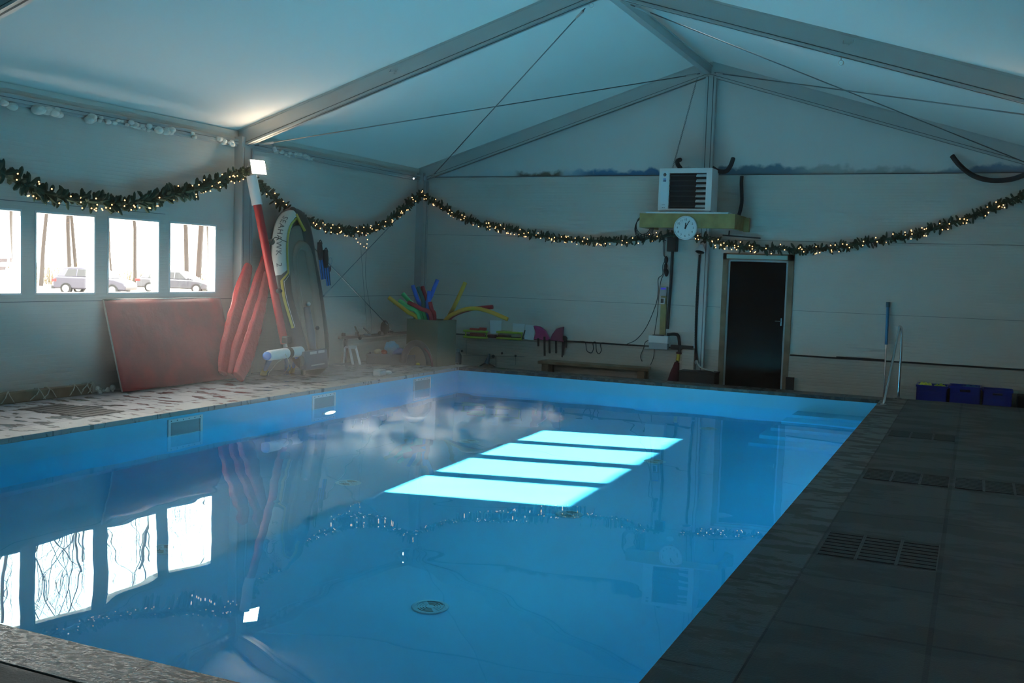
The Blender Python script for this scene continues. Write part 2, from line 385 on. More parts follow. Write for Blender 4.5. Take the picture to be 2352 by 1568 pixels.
grate_slab(-1.3, -7.3, -.36, -6.75, 'grey grooved drain slab in the left deck, below the window wall', 'y')

# ---------------------------------------------------------------- walls, windows, roof
WZ0, WZ1 = 1.165, 2.065
WY = [(-7.69, -6.85), (-6.665, -5.84), (-5.64, -4.81), (-4.625, -3.76)]
WT = .10
b = MB()
b.box((XL-WT, YFRONT, -.3), (XL, YB+.2, WZ0)); b.box((XL-WT, YFRONT, WZ1), (XL, YB+.2, 3.385))
ys = [YFRONT]+[y for p_ in WY for y in p_]+[YB+.2]
for i in range(0, len(ys), 2): b.box((XL-WT, ys[i], WZ0), (XL, ys[i+1], WZ1))
struct(b.build('wall_left', M['panel']))
# seams of the panels
b = MB()
for z in (1.08, 2.16): b.box((XL, YFRONT, z-.003), (XL+.0015, -4.7 if z > 2 else YB, z+.003))
struct(b.build('trim_1', M['groove']))
WNAMES = ('leftmost', 'second', 'third', 'fourth')
for i, (y0, y1) in enumerate(WY):
    e = empty(f'window_{i+1}', (XL, (y0+y1)/2, WZ0), kind='structure')
    m = MB(); t = .028; xo, xi = XL-WT-.01, XL+.008
    m.box((xo, y0-.01, WZ0-.01), (xi, y0+t*.4, WZ1+.01)); m.box((xo, y1-t*.4, WZ0-.01), (xi, y1+.01, WZ1+.01))
    m.box((xo, y0, WZ0-.01), (xi, y1, WZ0+t*.4)); m.box((xo, y0, WZ1-t*.4), (xi, y1, WZ1+.01))
    m.build('window_frame', M['white'], e)
    MB().box((XL-.065, y0+.005, WZ0+.005), (XL-.059, y1-.005, WZ1-.005)).build('window_pane', M['pane'], e)
# back wall with the door opening
DX0, DX1, DZ1 = 3.86, 4.98, 1.99
b = MB()
b.box((XL, YB, .415), (DX0, YB+.1, 3.245)); b.box((DX1, YB, .415), (XR, YB+.1, 3.245)); b.box((DX0, YB, DZ1), (DX1, YB+.1, 3.245))
struct(b.build('wall_back', M['panel']))
b = MB(); b.box((XL, YB-.03, -.15), (DX0, YB+.1, .42)); b.box((DX1, YB-.03, -.15), (XR, YB+.1, .42))
b.box((XL, -.69, -.15), (XL+.03, YB, .40))
struct(b.build('wall_lower', M['panel_low']))
b = MB(); b.box((XL, YB-.045, .395), (3.25, YB+.0, .418)); b.box((DX1+.02, YB-.045, .395), (XR, YB, .418)); b.box((XL, -.80, .39), (XL+.07, YB-.05, .43))
b.box((XL, -.66, 0), (XL+.06, -.60, .39)); b.box((XL, -.70, .43), (XL+.05, -.66, .49)); b.box((XL, -.30, .43), (XL+.05, -.26, .49))
b.box((5.7, YB-.05, .405), (6.4, YB-.02, .432))
struct(b.build('trim_2', M['rubber']))
b = MB()
for z in (1.112, 2.2): b.box((XL, YB-.0015, z-.0025), (DX0-.02 if z < 2 else XR, YB, z+.0025)); b.box((DX1+.02, YB-.0015, z-.0025), (XR, YB, z+.0025))
b.box((XL, YB-.01, 3.238), (XR, YB, 3.25))
struct(b.build('trim_3', M['groove']))
struct(MB().box((XR, YFRONT, -.3), (XR+.1, YB+.2, 3.385)).build('wall_right', M['panel']))
struct(MB().box((XL-.1, YFRONT-.1, -.3), (XR+.1, YFRONT, 5.4)).build('wall_front', M['panel']))
# roof
RX = 3.495; ZEB, ZRB = 3.16, 4.81; SL = (ZRB-ZEB)/(RX-XL); RD = .235
def zbot(x): return ZEB+(x-XL)*SL if x <= RX else ZRB-(x-RX)*SL
FR = [YB-.07, -3.28, -8.38, -13.5, YFRONT]
vs_, fs_ = [], []
NX, NYB = 24, 12
rows = []
for k in range(len(FR)-1):
    for j in range(NYB+(1 if k == len(FR)-2 else 0)):
        t = j/NYB; rows.append((FR[k]+(FR[k+1]-FR[k])*t, math.sin(math.pi*t)))
rows[0] = (YB+.25, 0)
for y, s in rows:
    for i in range(NX+1):
        x = (XL-.12)+(XR+.24-XL)*i/NX if False else XL-.12+(XR-XL+.24)*i/NX
        u = 1-abs(x-RX)/(RX-XL+.12)
        z = zbot(x)+RD+.01-.05*s*math.sin(math.pi*min(max(u, 0), 1))
        vs_.append((x, y, z))
for j in range(len(rows)-1):
    for i in range(NX):
        a = j*(NX+1)+i; fs_.append((a, a+1, a+NX+2, a+NX+1))
me = bpy.data.meshes.new('ceiling'); me.from_pydata(vs_, [], fs_); me.materials.append(M['roof']); me.polygons.foreach_set('use_smooth', [True]*len(me.polygons))
o = bpy.data.objects.new('ceiling', me); col.objects.link(o); struct(o)
# gable membrane of the back wall, ridge and eave profiles
b = MB(); zt = 3.24
b.add([(XL-.1, YB+.02, zt), (XR+.1, YB+.02, zt), (XR+.1, YB+.02, zbot(XR)+RD+.03), (RX, YB+.02, ZRB+RD+.03), (XL-.1, YB+.02, zbot(XL)+RD+.03)], [(0, 1, 2, 3, 4)])
struct(b.build('wall_gable', M['gable']))
def rafter(y, w, side, name_label):
    x1 = XL+.02 if side < 0 else XR-.02
    z1 = ZEB
    u = Vector((-SL if side < 0 else SL, 0, 1)).normalized()
    a = Vector((x1, y, z1)); c = Vector((RX, y, ZRB))
    e = MB(); hh = RD
    e.mat(0).bar(a+u*hh/2, c+u*hh/2, w*.86, hh, u)
    e.bar(a+u*.012, c+u*.012, w, .024, u); e.bar(a+u*(hh-.012), c+u*(hh-.012), w, .024, u)
    e.mat(1)
    for s in (-1, 1): e.bar(a+u*.036+Vector((0, s*w*.432, 0)), c+u*.036+Vector((0, s*w*.432, 0)), .003, .008, u)
    e.bar(a-u*.0005, c-u*.0005, w*.22, .002, u)
    o = e.build('rafter', [M['steel'], M['groove']]); struct(o)
    return o
for k, y in enumerate(FR[:-1]):
    w_ = .11 if k else .10
    for s in (-1, 1): rafter(y, w_, s, '')
b = MB(); b.box((RX-.05, YB, 4.84), (RX+.05, YFRONT, 4.95)); b.box((RX-.07, YB, 4.95), (RX+.07, YFRONT, 4.965))
struct(b.build('ridge_beam', M['steel']))
for k, y in enumerate(FR):      # columns
    ya_, yb_ = (y-.12, y+.12) if k else (YB-.20, YB-.003)
    for s, x in ((1, XL), (-1, XR)):
        m = MB(); m.mat(0).box((x+s*.001, ya_, 0), (x+s*.13, yb_, 3.30)); m.box((x+s*.13, ya_+.0, 0), (x+s*.145, ya_+.03, 3.16)); m.box((x+s*.13, yb_-.03, 0), (x+s*.145, yb_, 3.16))
        m.mat(1).box((x+s*.1305, ya_+.05, 0), (x+s*.132, ya_+.056, 3.16)); m.box((x+s*.1305, yb_-.056, 0), (x+s*.132, yb_-.05, 3.16))
        struct(m.build('column', [M['steel'], M['groove']]))
m = MB(); m.mat(0).box((3.46, YB-.12, -.15), (3.63, YB-.032, 4.80)); m.mat(1)
for x in (3.50, 3.585): m.box((x, YB-.1225, -.15), (x+.012, YB-.1195, 4.80))
struct(m.build('centre_post', [M['steel'], M['groove']]))
for s, x in ((1, XL), (-1, XR)):
    m = MB(); m.mat(0).box((x+s*.0, YB-.1, 3.19), (x+s*.07, YFRONT, 3.26)); m.box((x+s*.0, YB-.1, 3.165), (x+s*.05, YFRONT, 3.19)); m.mat(1).box((x+s*.07, YB-.1, 3.222), (x+s*.072, YFRONT, 3.228))
    struct(m.build('eave_beam', [M['steel'], M['groove']]))

# ---------------------------------------------------------------- outdoors
random.seed(11)
m = MB(); m.box((-140, -80, -.62), (XL-.3, 120, -.6)); struct(m.build('ground', M['ground']))
def v(*a): return Vector(a)
# ---- cars (about 50 m off, behind the windows)
def wheel(m_, c, r, parent):
    t = MB(); t.mat(0).cyl(c-v(0, .11, 0), c+v(0, .11, 0), r, 20); t.mat(1).cyl(c-v(0, .118, 0), c+v(0, .118, 0), r*.62, 14)
    t.build('wheel', [M['tyre'], M['car_wheel']], parent)
def car(loc, rz, paint, label, L=4.3, H=1.5, suv=False, plate=True):
    e = empty('car', (0, 0, 0), label, 'car', 'parked cars behind the windows')
    hb = .98 if suv else .88
    low = [(-2.1, .30), (-2.15, .62), (-2.08, hb), (-1.9, hb+.03), (1.0, hb+.0), (1.55, hb-.07), (2.0, hb-.22), (2.12, .55), (2.08, .28)]
    b = MB(); k = L/4.3
    b.prism([(x*k, -.86, z) for x, z in low][::-1], (0, 1.72, 0)); b.build('body', paint, e, bevel=.09, seg=3)
    top = [(-1.98, hb), (-1.62, H-.06), (-1.2, H), (.1, H), (.55, H-.10), (1.15, hb)]
    b = MB(); p0 = [(x*k, -.80, z) for x, z in top]; p1 = [(x*k, .80, z) for x, z in top]
    ins = [(x*k, (-.62 if i in (1, 2, 3, 4) else -.80), z) for i, (x, z) in enumerate(top)]; ins2 = [(x, -y, z) for x, y, z in ins]
    n = len(ins); b.add(ins+ins2, [tuple(range(n)), tuple(range(n, 2*n))[::-1]]+[(i, (i+1) % n+0, (i+1) % n+n, i+n)[::-1] for i in range(n)])
    b.build('cabin', paint, e, bevel=.05, seg=2)
    for s in (-1, 1):
        for x0, x1 in ((-1.45, -.82), (-.74, .0), (.08, .72)):
            zc = hb+.06; zt = H-.12
            f = lambda x, z: (x*k, s*(.80-.18*(z-hb)/(H-.06-hb)+.008), z)
            xt0 = x0+.14 if x0 < -1.4 else x0; xt1 = x1-.42 if x1 > .6 else x1
            m = MB(); q = [f(x0, zc), f(x1, zc), f(xt1, zt), f(xt0, zt)]; m.prism(q, (0, s*.012, 0)); m.build('side_window', M['car_glass'], e)
    m = MB(); m.hexa([v(-2.0*k, -.66, hb+.07), v(-1.99*k, -.66, hb+.07), v(-1.99*k, .66, hb+.07), v(-2.0*k, .66, hb+.07), v(-1.72*k, -.56, H-.14), v(-1.70*k, -.56, H-.14), v(-1.70*k, .56, H-.14), v(-1.72*k, .56, H-.14)]); m.build('rear_window', M['car_glass'], e)
    for s in (-1, 1):
        MB().box((-2.17*k, s*.60, .70), (-1.9*k, s*.875, .86)).build('tail_light', M['tail'], e, bevel=.02)
        MB().box((.85*k, s*.86, hb+.02), (1.0*k, s*1.02, hb+.14)).build('wing_mirror', paint, e, bevel=.03)
    MB().box((-2.18*k, -.26, .52), (-2.13*k, .26, .63)).build('number_plate', M['plate'], e)
    MB().box((-2.24*k, -.84, .28), (-2.05*k, .84, .48)).build('bumper', M['black'], e, bevel=.03)
    for x in (-1.35, 1.35):
        for s in (-1, 1): wheel(None, v(x*k, s*.78, .32), .32, e)
    e.location = loc; e.rotation_euler = (0, 0, rz)
    return e
# the viewing line leaves the hall towards -x +y
p_ = at(220, 676, 'z', -.6); car((p_.x, p_.y, -.6), rad(22), M['car_a'], 'dark blue car with red tail lamps, seen through the second and third window', 4.3, 1.55, True)
p_ = at(408, 672, 'z', -.6); car((p_.x, p_.y, -.6), rad(22), M['car_b'], 'grey estate car with a yellow number plate, seen through the rightmost window', 4.9, 1.45)
# white van beyond the leftmost window, cropped dark lettering
e = empty('van', (0, 0, 0), 'white van side with dark letters, behind the leftmost window', 'van')
p_ = at(44, 560, 'x', -8.0)
vy = p_.y
def vp(px, py): return at(px, py, 'x', -8.0)
a = vp(47, 655); 
MB().box((-10.0, a.y-5.2, -.25), (-8.0, a.y, 1.33)).build('body', pmat('van_white', (.8, .8, .8), .4), e, bevel=.06)
for y_ in (a.y-4.2, a.y-1.0):
    m = MB(); m.cyl((-8.02, y_, -.26), (-8.24, y_, -.26), .34, 20); m.build('wheel', M['tyre'], e)
lm = pmat('grey_lettering', (.035, .025, .03), .6)
for poly in ([(-24, 594), (17, 593), (16, 602), (-24, 603)], [(-24, 613), (13, 612), (12, 620), (-24, 621)], [(22, 593), (43, 592), (42, 622), (34, 622), (35, 601), (22, 602)], [(33, 634.5), (43, 634), (42, 637), (33, 637.5)]):
    q = [vp(*p) for p in poly]; m = MB(); m.prism([(x.x, x.y, x.z) for x in q], (.006, 0, 0)); m.build('letter', lm, e)
# ---- bare trees
def tree(px, dist, h, r, lean, label, seed, twigs=True, seg0=7):
    rnd = random.Random(seed)
    g = at(px, 640, 'z', -.6)
    d = (v(g.x, g.y, 0)-v(CAM.x, CAM.y, 0)).normalized(); base = v(CAM.x, CAM.y, -.62)+d*dist
    m = MB()
    def grow(p, dr, ln, r0, lvl):
        n = 5 if lvl < 2 else 3; pts = [p.copy()]; rs = [r0]; q = p.copy(); dd = dr.copy()
        for i in range(n):
            dd = (dd+v(rnd.uniform(-1, 1), rnd.uniform(-1, 1), rnd.uniform(-.2, .5))*(.10 if lvl == 0 else .22)).normalized()
            q = q+dd*ln/n; pts.append(q.copy()); rs.append(r0*(1-.62*(i+1)/n))
        m.tube(pts, rs, 6 if lvl == 0 else 4 if lvl == 1 else 3, caps=False)
        if lvl >= 3: return
        kids = (9, 6, 5)[lvl]
        for c in range(kids):
            t = rnd.uniform(.38 if lvl == 0 else .2, 1.0); i = min(int(t*n), n-1); pp = pts[i].lerp(pts[i+1], t*n-i)
            a = rnd.uniform(0, 6.28); out = v(math.cos(a), math.sin(a), rnd.uniform(.3, 1.1)).normalized()
            grow(pp, (dd*.45+out*.8).normalized(), ln*rnd.uniform(.30, .50), max(rs[i]*.40, .010), lvl+1)
    grow(base, v(lean*RT.x, lean*RT.y, 1).normalized(), h, r, 0)
    tag(m.build('bare_tree', M['bark'], smooth=False), label, 'tree', 'bare trees behind the car park')
for i, a in enumerate([(93, 62, 9, .16, .0, 'leaning bare trunk at the left edge of the second window'), (160, 64, 14, .16, .02, 'slim forked bare tree behind the roof of the dark blue car'),
                       (176, 68, 15, .15, -.03, 'slim bare tree just right of the forked one, second window'), (212, 60, 13, .13, 0, 'bare tree at the right edge of the second window'),
                       (309, 66, 14, .15, .0, 'bare tree standing between the two parked cars'), (428, 63, 14, .20, .01, 'straight bare trunk behind the roof of the grey car'),
                       (452, 61, 13, .24, .0, 'thick bare trunk behind the bonnet of the grey car'), (480, 64, 10, .10, .0, 'thin crooked bare tree at the right edge of the fourth window'),
                       (36, 58, 14, .22, .0, 'bare trunk showing above the white van'), (258, 60, 8, .07, .0, 'thin bare sapling at the left edge of the third window')]):
    tree(a[0], a[1]*1.28, a[2]*1.6, a[3]*1.15, a[4], a[5], 40+i)
m = MB(); rnd = random.Random(5)
for k in range(700):
    px = rnd.uniform(-60, 520); dist = rnd.uniform(82, 92); g = at(px, 640, 'z', -.6)
    d = (v(g.x, g.y, 0)-v(CAM.x, CAM.y, 0)).normalized(); p = v(CAM.x, CAM.y, -.62)+d*dist
    q = p+v(rnd.uniform(-.4, .4), rnd.uniform(-.4, .4), rnd.uniform(.5, 1.9)*(1.3 if px < 160 else 1)); m.tube([p, p.lerp(q, .5)+v(rnd.uniform(-.1, .1), 0, 0), q], [.02, .015, .006], 3, caps=False)
tag(m.build('dry_undergrowth', M['grass']), 'tangle of dry reeds and scrub behind the parked cars', 'undergrowth', kind='stuff')

# ---- back door
e = empty('door_1', (4.42, YB, -.15), kind='structure')
m = MB(); zt = DZ1; z0 = -.15
for x0, x1 in ((DX0, DX0+.085), (DX1-.085, DX1)): m.box((x0, YB-.035, z0), (x1, YB+.08, zt))
m.box((DX0, YB-.035, zt-.10), (DX1, YB+.08, zt)); m.build('door_frame', M['timber_dark'], e)
MB().box((DX0+.06, YB-.055, zt-.085), (DX1-.10, YB-.036, zt-.02)).build('trim_strip', pmat('pale_aqua_strip', (.35, .55, .50), .6), e)
m = MB(); fx0, fx1 = DX0+.085, DX1-.085
m.box((fx0, YB-.01, z0), (fx0+.03, YB+.05, zt-.10)); m.box((fx1-.03, YB-.01, z0), (fx1, YB+.05, zt-.10)); m.box((fx0, YB-.01, zt-.13), (fx1, YB+.05, zt-.10)); m.build('sash', M['grey_pl'], e)
MB().box((fx0+.03, YB+.005, z0), (fx1-.03, YB+.035, zt-.13)).build('door_leaf', M['door_glass'], e)
MB().box((fx1-.075, YB-.03, .86), (fx1-.055, YB+.005, .98)).cyl((fx1-.065, YB-.03, .93), (fx1-.16, YB-.03, .93), .009, 10).build('door_handle', M['chrome'], e)
MB().box((DX1-.02, YB-.10, -.15), (DX1+.10, YB-.03, .06)).build('kick_block', M['black'], e)

# ---- pool fittings
def drain(x, y, lab):
    e = empty('floor_inlet', (x, y, ZF), lab, 'pool inlet', 'round inlets in the pool floor')
    MB().lathe([(.118, 0), (.125, .004), (.12, .014), (.096, .018), (.096, .010), (.0, .010)], (x, y, ZF), n=36).build('rim', pmat('pale_ring', (.38, .80, .92), .4) if 'pale_ring' not in bpy.data.materials else bpy.data.materials['pale_ring'], e)
    m = MB(); z = ZF+.012
    for r in (.032, .05, .068, .086):
        for q in range(4):
            if q % 2: a0, a1 = math.pi*(.25+.5*q)+.25, math.pi*(.75+.5*q)-.25
            else: a0, a1 = math.pi*(.25+.5*q)+.05, math.pi*(.75+.5*q)-.05
            n = 8; wdt = .005 if not q % 2 else .0012
            pts = [(x+math.cos(a0+(a1-a0)*k/n)*r, y+math.sin(a0+(a1-a0)*k/n)*r, z) for k in range(n+1)]
            for k in range(n): m.bar(pts[k], pts[k+1], wdt*1.4, .002)
    m.build('slots', M['groove'], e); return e
for x, y, lab in ((4.46, -8.88, 'round white pool floor inlet nearest the camera, alone in the deep blue'), (4.46, -6.34, 'round inlet just below the nearest sunlit rectangle, right row'),
                  (4.47, -3.77, 'round inlet at the right tip of the second farthest sunlit rectangle'), (4.46, -1.23, 'farthest round inlet, to the right beyond the sunlit rectangles'),
                  (2.19, -8.9, 'round inlet seen between two window reflections at the lower left'), (2.19, -6.43, 'round inlet at the left tip of the nearest sunlit rectangle'), (2.2, -3.88, 'round inlet left of the second farthest sunlit rectangle')):
    drain(x, y, lab)
frame_m = pmat('skimmer_frame', (.66, .74, .78), .4)
for i, (y0, y1, lab) in enumerate(((-6.57, -6.05, 'nearest skimmer opening in the left pool wall'), (-4.03, -3.52, 'middle skimmer opening in the left pool wall, above the lit lamp'), (-1.47, -.95, 'farthest skimmer opening, by the back left corner of the pool'))):
    e = empty('skimmer', (PX0, y0, -.2), lab, 'skimmer', 'skimmers in the left pool wall'); z0, z1 = -.33, -.075; x0, x1 = PX0+.001, PX0+.014; t = .035
    m = MB(); m.box((x0, y0, z0), (x1, y0+t, z1)); m.box((x0, y1-t, z0), (x1, y1, z1)); m.box((x0, y0+t, z0), (x1, y1-t, z0+t)); m.box((x0, y0+t, z1-t), (x1, y1-t, z1)); m.build('frame', frame_m, e)
    MB().box((PX0+.001, y0+t, z0+t), (PX0+.004, y1-t, z1-t)).build('flap', pmat('skimmer_flap%d' % i, (.30, .38, .42), .35), e)
    for k in range(6):
        y = y0+.04+(y1-y0-.08)*k/5
        for z in (z0+.017, z1-.017): MB().cyl((x1, y, z), (x1+.003, y, z), .006, 8).build('screw', M['groove'], e)
e = empty('underwater_lamp', (PX0, -3.66, -.78), 'round underwater lamp glowing white below the middle skimmer', 'lamp')
MB().lathe([(.15, 0), (.15, .02), (.12, .03), (.12, .02), (0, .02)], (PX0, -3.66, -.78), (1, 0, 0), 28).build('bezel', M['white'], e)
MB().lathe([(.115, .021), (.115, .026), (0, .026)], (PX0, -3.66, -.78), (1, 0, 0), 28).build('lens', M['poollamp'], e)

# ---- handrail and cleaning poles
e = empty('handrail', (6.7, -.4, 0), 'polished steel handrail on the corner coping by the pool steps', 'handrail')
A = at(2029, 932, 'z', 0); B_ = at(2057, 908, 'z', 0); top = at(2066, 752, 'y', (B_.y+.25))
B_ = v(6.72, .33, 0); A = at(2029, 930, 'z', 0); top = at(2066, 752, 'y', .30)
MB().tube(bez([A, A.lerp(top, .5), A.lerp(top, .93), top+v(0, .0, .012), v(B_.x, B_.y-.02, top.z-.12), B_], 6), .017, 12).build('rail', M['chrome'], e, smooth=True)
for p in (A, B_): MB().lathe([(.045, 0), (.045, .012), (.03, .02), (.022, .02)], p).build('base_flange', M['chrome'], e)
e = empty('brush_pole', (6.4, 1.6, -.15), 'upright pole with a long blue grip, against the back wall', 'pole')
a = at(2030, 906, 'y', 1.70); b_ = at(2040, 695, 'y', 1.78); a.z = -.148; mid = a.lerp(b_, .56)
MB().cyl(a, mid, .014, 12).build('tube', M['chrome'], e, smooth='auto')
m = MB(); m.cyl(mid, b_, .023, 14); m.build('grip', pmat('blue_grip', (.02, .20, .42), .5), e, smooth='auto'); MB().cyl(b_-(b_-a).normalized()*.07, b_+(b_-a).normalized()*.01, .03, 14).build('end_cap', pmat('teal_cap', (.01, .09, .14), .6), e)

# ---- blue crates
def crate(x0, x1, y0, y1, h, label, fill=None):
    e = empty('storage_crate', ((x0+x1)/2, (y0+y1)/2, -.15), label, 'crate', 'blue plastic crates by the back wall')
    z0 = -.15; m = MB(); t = .012
    m.box((x0, y0, z0), (x1, y1, z0+t)); m.box((x0, y1-t, z0), (x1, y1, z0+h)); m.box((x0, y0, z0), (x0+t, y1, z0+h)); m.box((x1-t, y0, z0), (x1, y1, z0+h))
    w_ = x1-x0; hx0, hx1, hz0, hz1 = x0+w_*.33, x0+w_*.67, z0+h*.72, z0+h*.84
    m.box((x0, y0, z0), (x1, y0+t, hz0)); m.box((x0, y0, hz1), (x1, y0+t, z0+h)); m.box((x0, y0, hz0), (hx0, y0+t, hz1)); m.box((hx1, y0, hz0), (x1, y0+t, hz1))
    m.build('body', M['crate'], e)
    m = MB(); m.box((x0-.01, y0-.01, z0+h-.03), (x1+.01, y0, z0+h)); m.box((x0-.01, y1, z0+h-.03), (x1+.01, y1+.01, z0+h)); m.box((x0-.01, y0, z0+h-.03), (x0, y1, z0+h)); m.box((x1, y0, z0+h-.03), (x1+.01, y1, z0+h)); m.build('rim', M['crate'], e)
    m = MB()
    for f in (.06, .2, .8, .94): m.box((x0+w_*f-.008, y0-.012, z0), (x0+w_*f+.008, y0, z0+h-.03))
    m.box((x0, y0-.010, z0+h*.60), (x1, y0, z0+h*.64)); m.build('ribs', M['crate'], e)
    return e
c0 = crate(6.90, 7.32, 1.38, 1.76, .27, 'leftmost blue crate, filled with yellow cloths')
c1 = crate(7.35, 7.76, 1.38, 1.76, .29, 'middle blue crate beside the yellow-filled one')
c2 = crate(7.79, 8.17, 1.38, 1.76, .27, 'rightmost blue crate against the back wall')
MB().box((7.38, 1.41, -.13), (7.73, 1.73, .08)).build('stacked_lining', M['black'], c1); MB().box((7.82, 1.41, -.13), (8.14, 1.73, .06)).build('lining', M['black'], c2)
def rag(c, sx, sy, sz, mat, label, seed, group=None):
    rnd = random.Random(seed); n = 14; vs, fs = [], []
    for j in range(n+1):
        for i in range(n+1):
            u, w_ = i/n*2-1, j/n*2-1
            z = sz*(1-.6*(u*u+w_*w_)/2)*(.65+.35*math.sin(u*5+seed)*math.cos(w_*4+seed*2))+rnd.uniform(-.008, .008)
            vs.append((c[0]+u*sx, c[1]+w_*sy, c[2]+z))
    for j in range(n):
        for i in range(n): a = j*(n+1)+i; fs.append((a, a+1, a+n+2, a+n+1))
    k = len(vs); vs += [(x, y, z-.012) for x, y, z in vs]; fs += [tuple(i+k for i in f)[::-1] for f in fs]
    m = MB(); m.add(vs, fs); o = m.build('cloth', mat, smooth=True); tag(o, label, 'cloth', group); return o
rag((7.01, 1.52, .08), .09, .10, .085, M['yellow'], 'crumpled yellow cloth at the left of the first blue crate', 1)
rag((7.215, 1.50, .08), .08, .10, .07, pmat('lime_cloth', (.45, .50, .04), .7), 'crumpled lime yellow cloth at the right of the first blue crate', 4)
rag((7.62, 1.55, .09), .12, .12, .07, pmat('teal_cloth', (.01, .14, .28), .7), 'crumpled teal blue sheet lying in the middle crate', 3)
MB()
tag(MB().box((8.24, 1.45, -.15), (8.60, 1.75, .06)).build('dark_box', M['black'], bevel=.02), 'low dark box on the floor to the right of the blue crates', 'box')
# ---- floodlights on the second frame's columns
def flood(x, y, z, s, label):
    e = empty('floodlight', (x, y, z), label, 'floodlight')
    c = v(x, y, z); d = v(.84*s, -.42, .34).normalized(); r = d.cross(v(0, 0, 1)).normalized(); u = r.cross(d)
    R = Matrix((r, u, d)).transposed()
    def T(m_): m_.v = [tuple(c+R @ v(*q)) for q in m_.v]; return m_
    w_, h_ = .105, .10
    m = T(MB().box((-w_-.012, -h_-.012, -.055), (w_+.012, h_+.012, -.004))); 
    m2 = MB(); m2.box((-w_-.012, -h_-.012, -.004), (-w_, h_+.012, .008)); m2.box((w_, -h_-.012, -.004), (w_+.012, h_+.012, .008)); m2.box((-w_, -h_-.012, -.004), (w_, -h_, .008)); m2.box((-w_, h_, -.004), (w_, h_+.012, .008)); T(m2)
    m.add(m2.v, m2.f); m.build('housing', M['grey_pl'], e)
    T(MB().box((-w_, -h_, -.003), (w_, h_, .004))).build('led_panel', M['flood'] if s > 0 else M['flood_r'], e)
    m = MB(); m.tube([c-r*.15, c-r*.15-d*.10, c+r*.15-d*.10, c+r*.15], .008, 6); m.cyl(c-d*.10, v(x-s*.17, y, z), .012, 8); m.build('bracket', M['steel'], e)
    return e
_p = at(593, 384, 'x', -1.47)
flood(_p.x, _p.y, _p.z, 1, 'bright floodlight on the left steel column, shining over the garland')
flood(8.42, -3.12, 2.93, -1, 'bright floodlight on the right steel column opposite, out of the picture')

# ---- haze and steam
def volume(name, a, b_, dens, noise=None, label=None, aniso=.3, color=(1, 1, 1)):
    m = bpy.data.materials.new(name); m.use_nodes = True; nt = m.node_tree; N = nt.nodes.new; L = nt.links.new
    nt.nodes.remove(nt.nodes['Principled BSDF'])
    s_ = N('ShaderNodeVolumeScatter'); s_.inputs['Density'].default_value = dens; s_.inputs['Anisotropy'].default_value = aniso; s_.inputs[0].default_value = (*color, 1)
    L(s_.outputs[0], nt.nodes['Material Output'].inputs['Volume'])
    if noise: noise(nt, s_, N, L)
    o = MB().box(a, b_).build(name, m); tag(o, label, 'haze', kind='stuff'); return o
volume('haze', (XL+.16, -14.5, .01), (XR-.16, YB-.21, 3.1), .0065, label='thin damp haze hanging in the hall')
def steam_noise(nt, s_, N, L):
    tc = N('ShaderNodeTexCoord'); mp = N('ShaderNodeMapping'); mp.inputs['Scale'].default_value = (1.7, 1.2, .9); L(tc.outputs['Object'], mp.inputs[0])
    n = N('ShaderNodeTexNoise'); n.inputs['Scale'].default_value = 1.7; n.inputs['Detail'].default_value = 4; n.inputs['Distortion'].default_value = .8; n.inputs['Roughness'].default_value = .6; L(mp.outputs[0], n.inputs[0])
    sx = N('ShaderNodeSeparateXYZ'); L(tc.outputs['Object'], sx.inputs[0])
    h = N('ShaderNodeMapRange'); h.inputs[1].default_value = -.24; h.inputs[2].default_value = .16; h.inputs[3].default_value = .04; h.inputs[4].default_value = -.30; L(sx.outputs['Z'], h.inputs[0])
    ad = N('ShaderNodeMath'); ad.operation = 'ADD'; L(n.outputs[0], ad.inputs[0]); L(h.outputs[0], ad.inputs[1])
    mr = N('ShaderNodeMapRange'); mr.inputs[1].default_value = .45; mr.inputs[2].default_value = .80; mr.inputs[3].default_value = 0; mr.inputs[4].default_value = .20; L(ad.outputs[0], mr.inputs[0]); L(mr.outputs[0], s_.inputs['Density'])
volume('steam', (PX0+.02, -8.5, -.225), (4.2, -.3, .17), 0, steam_noise, 'pale wisps of steam drifting over the water along the left pool wall')
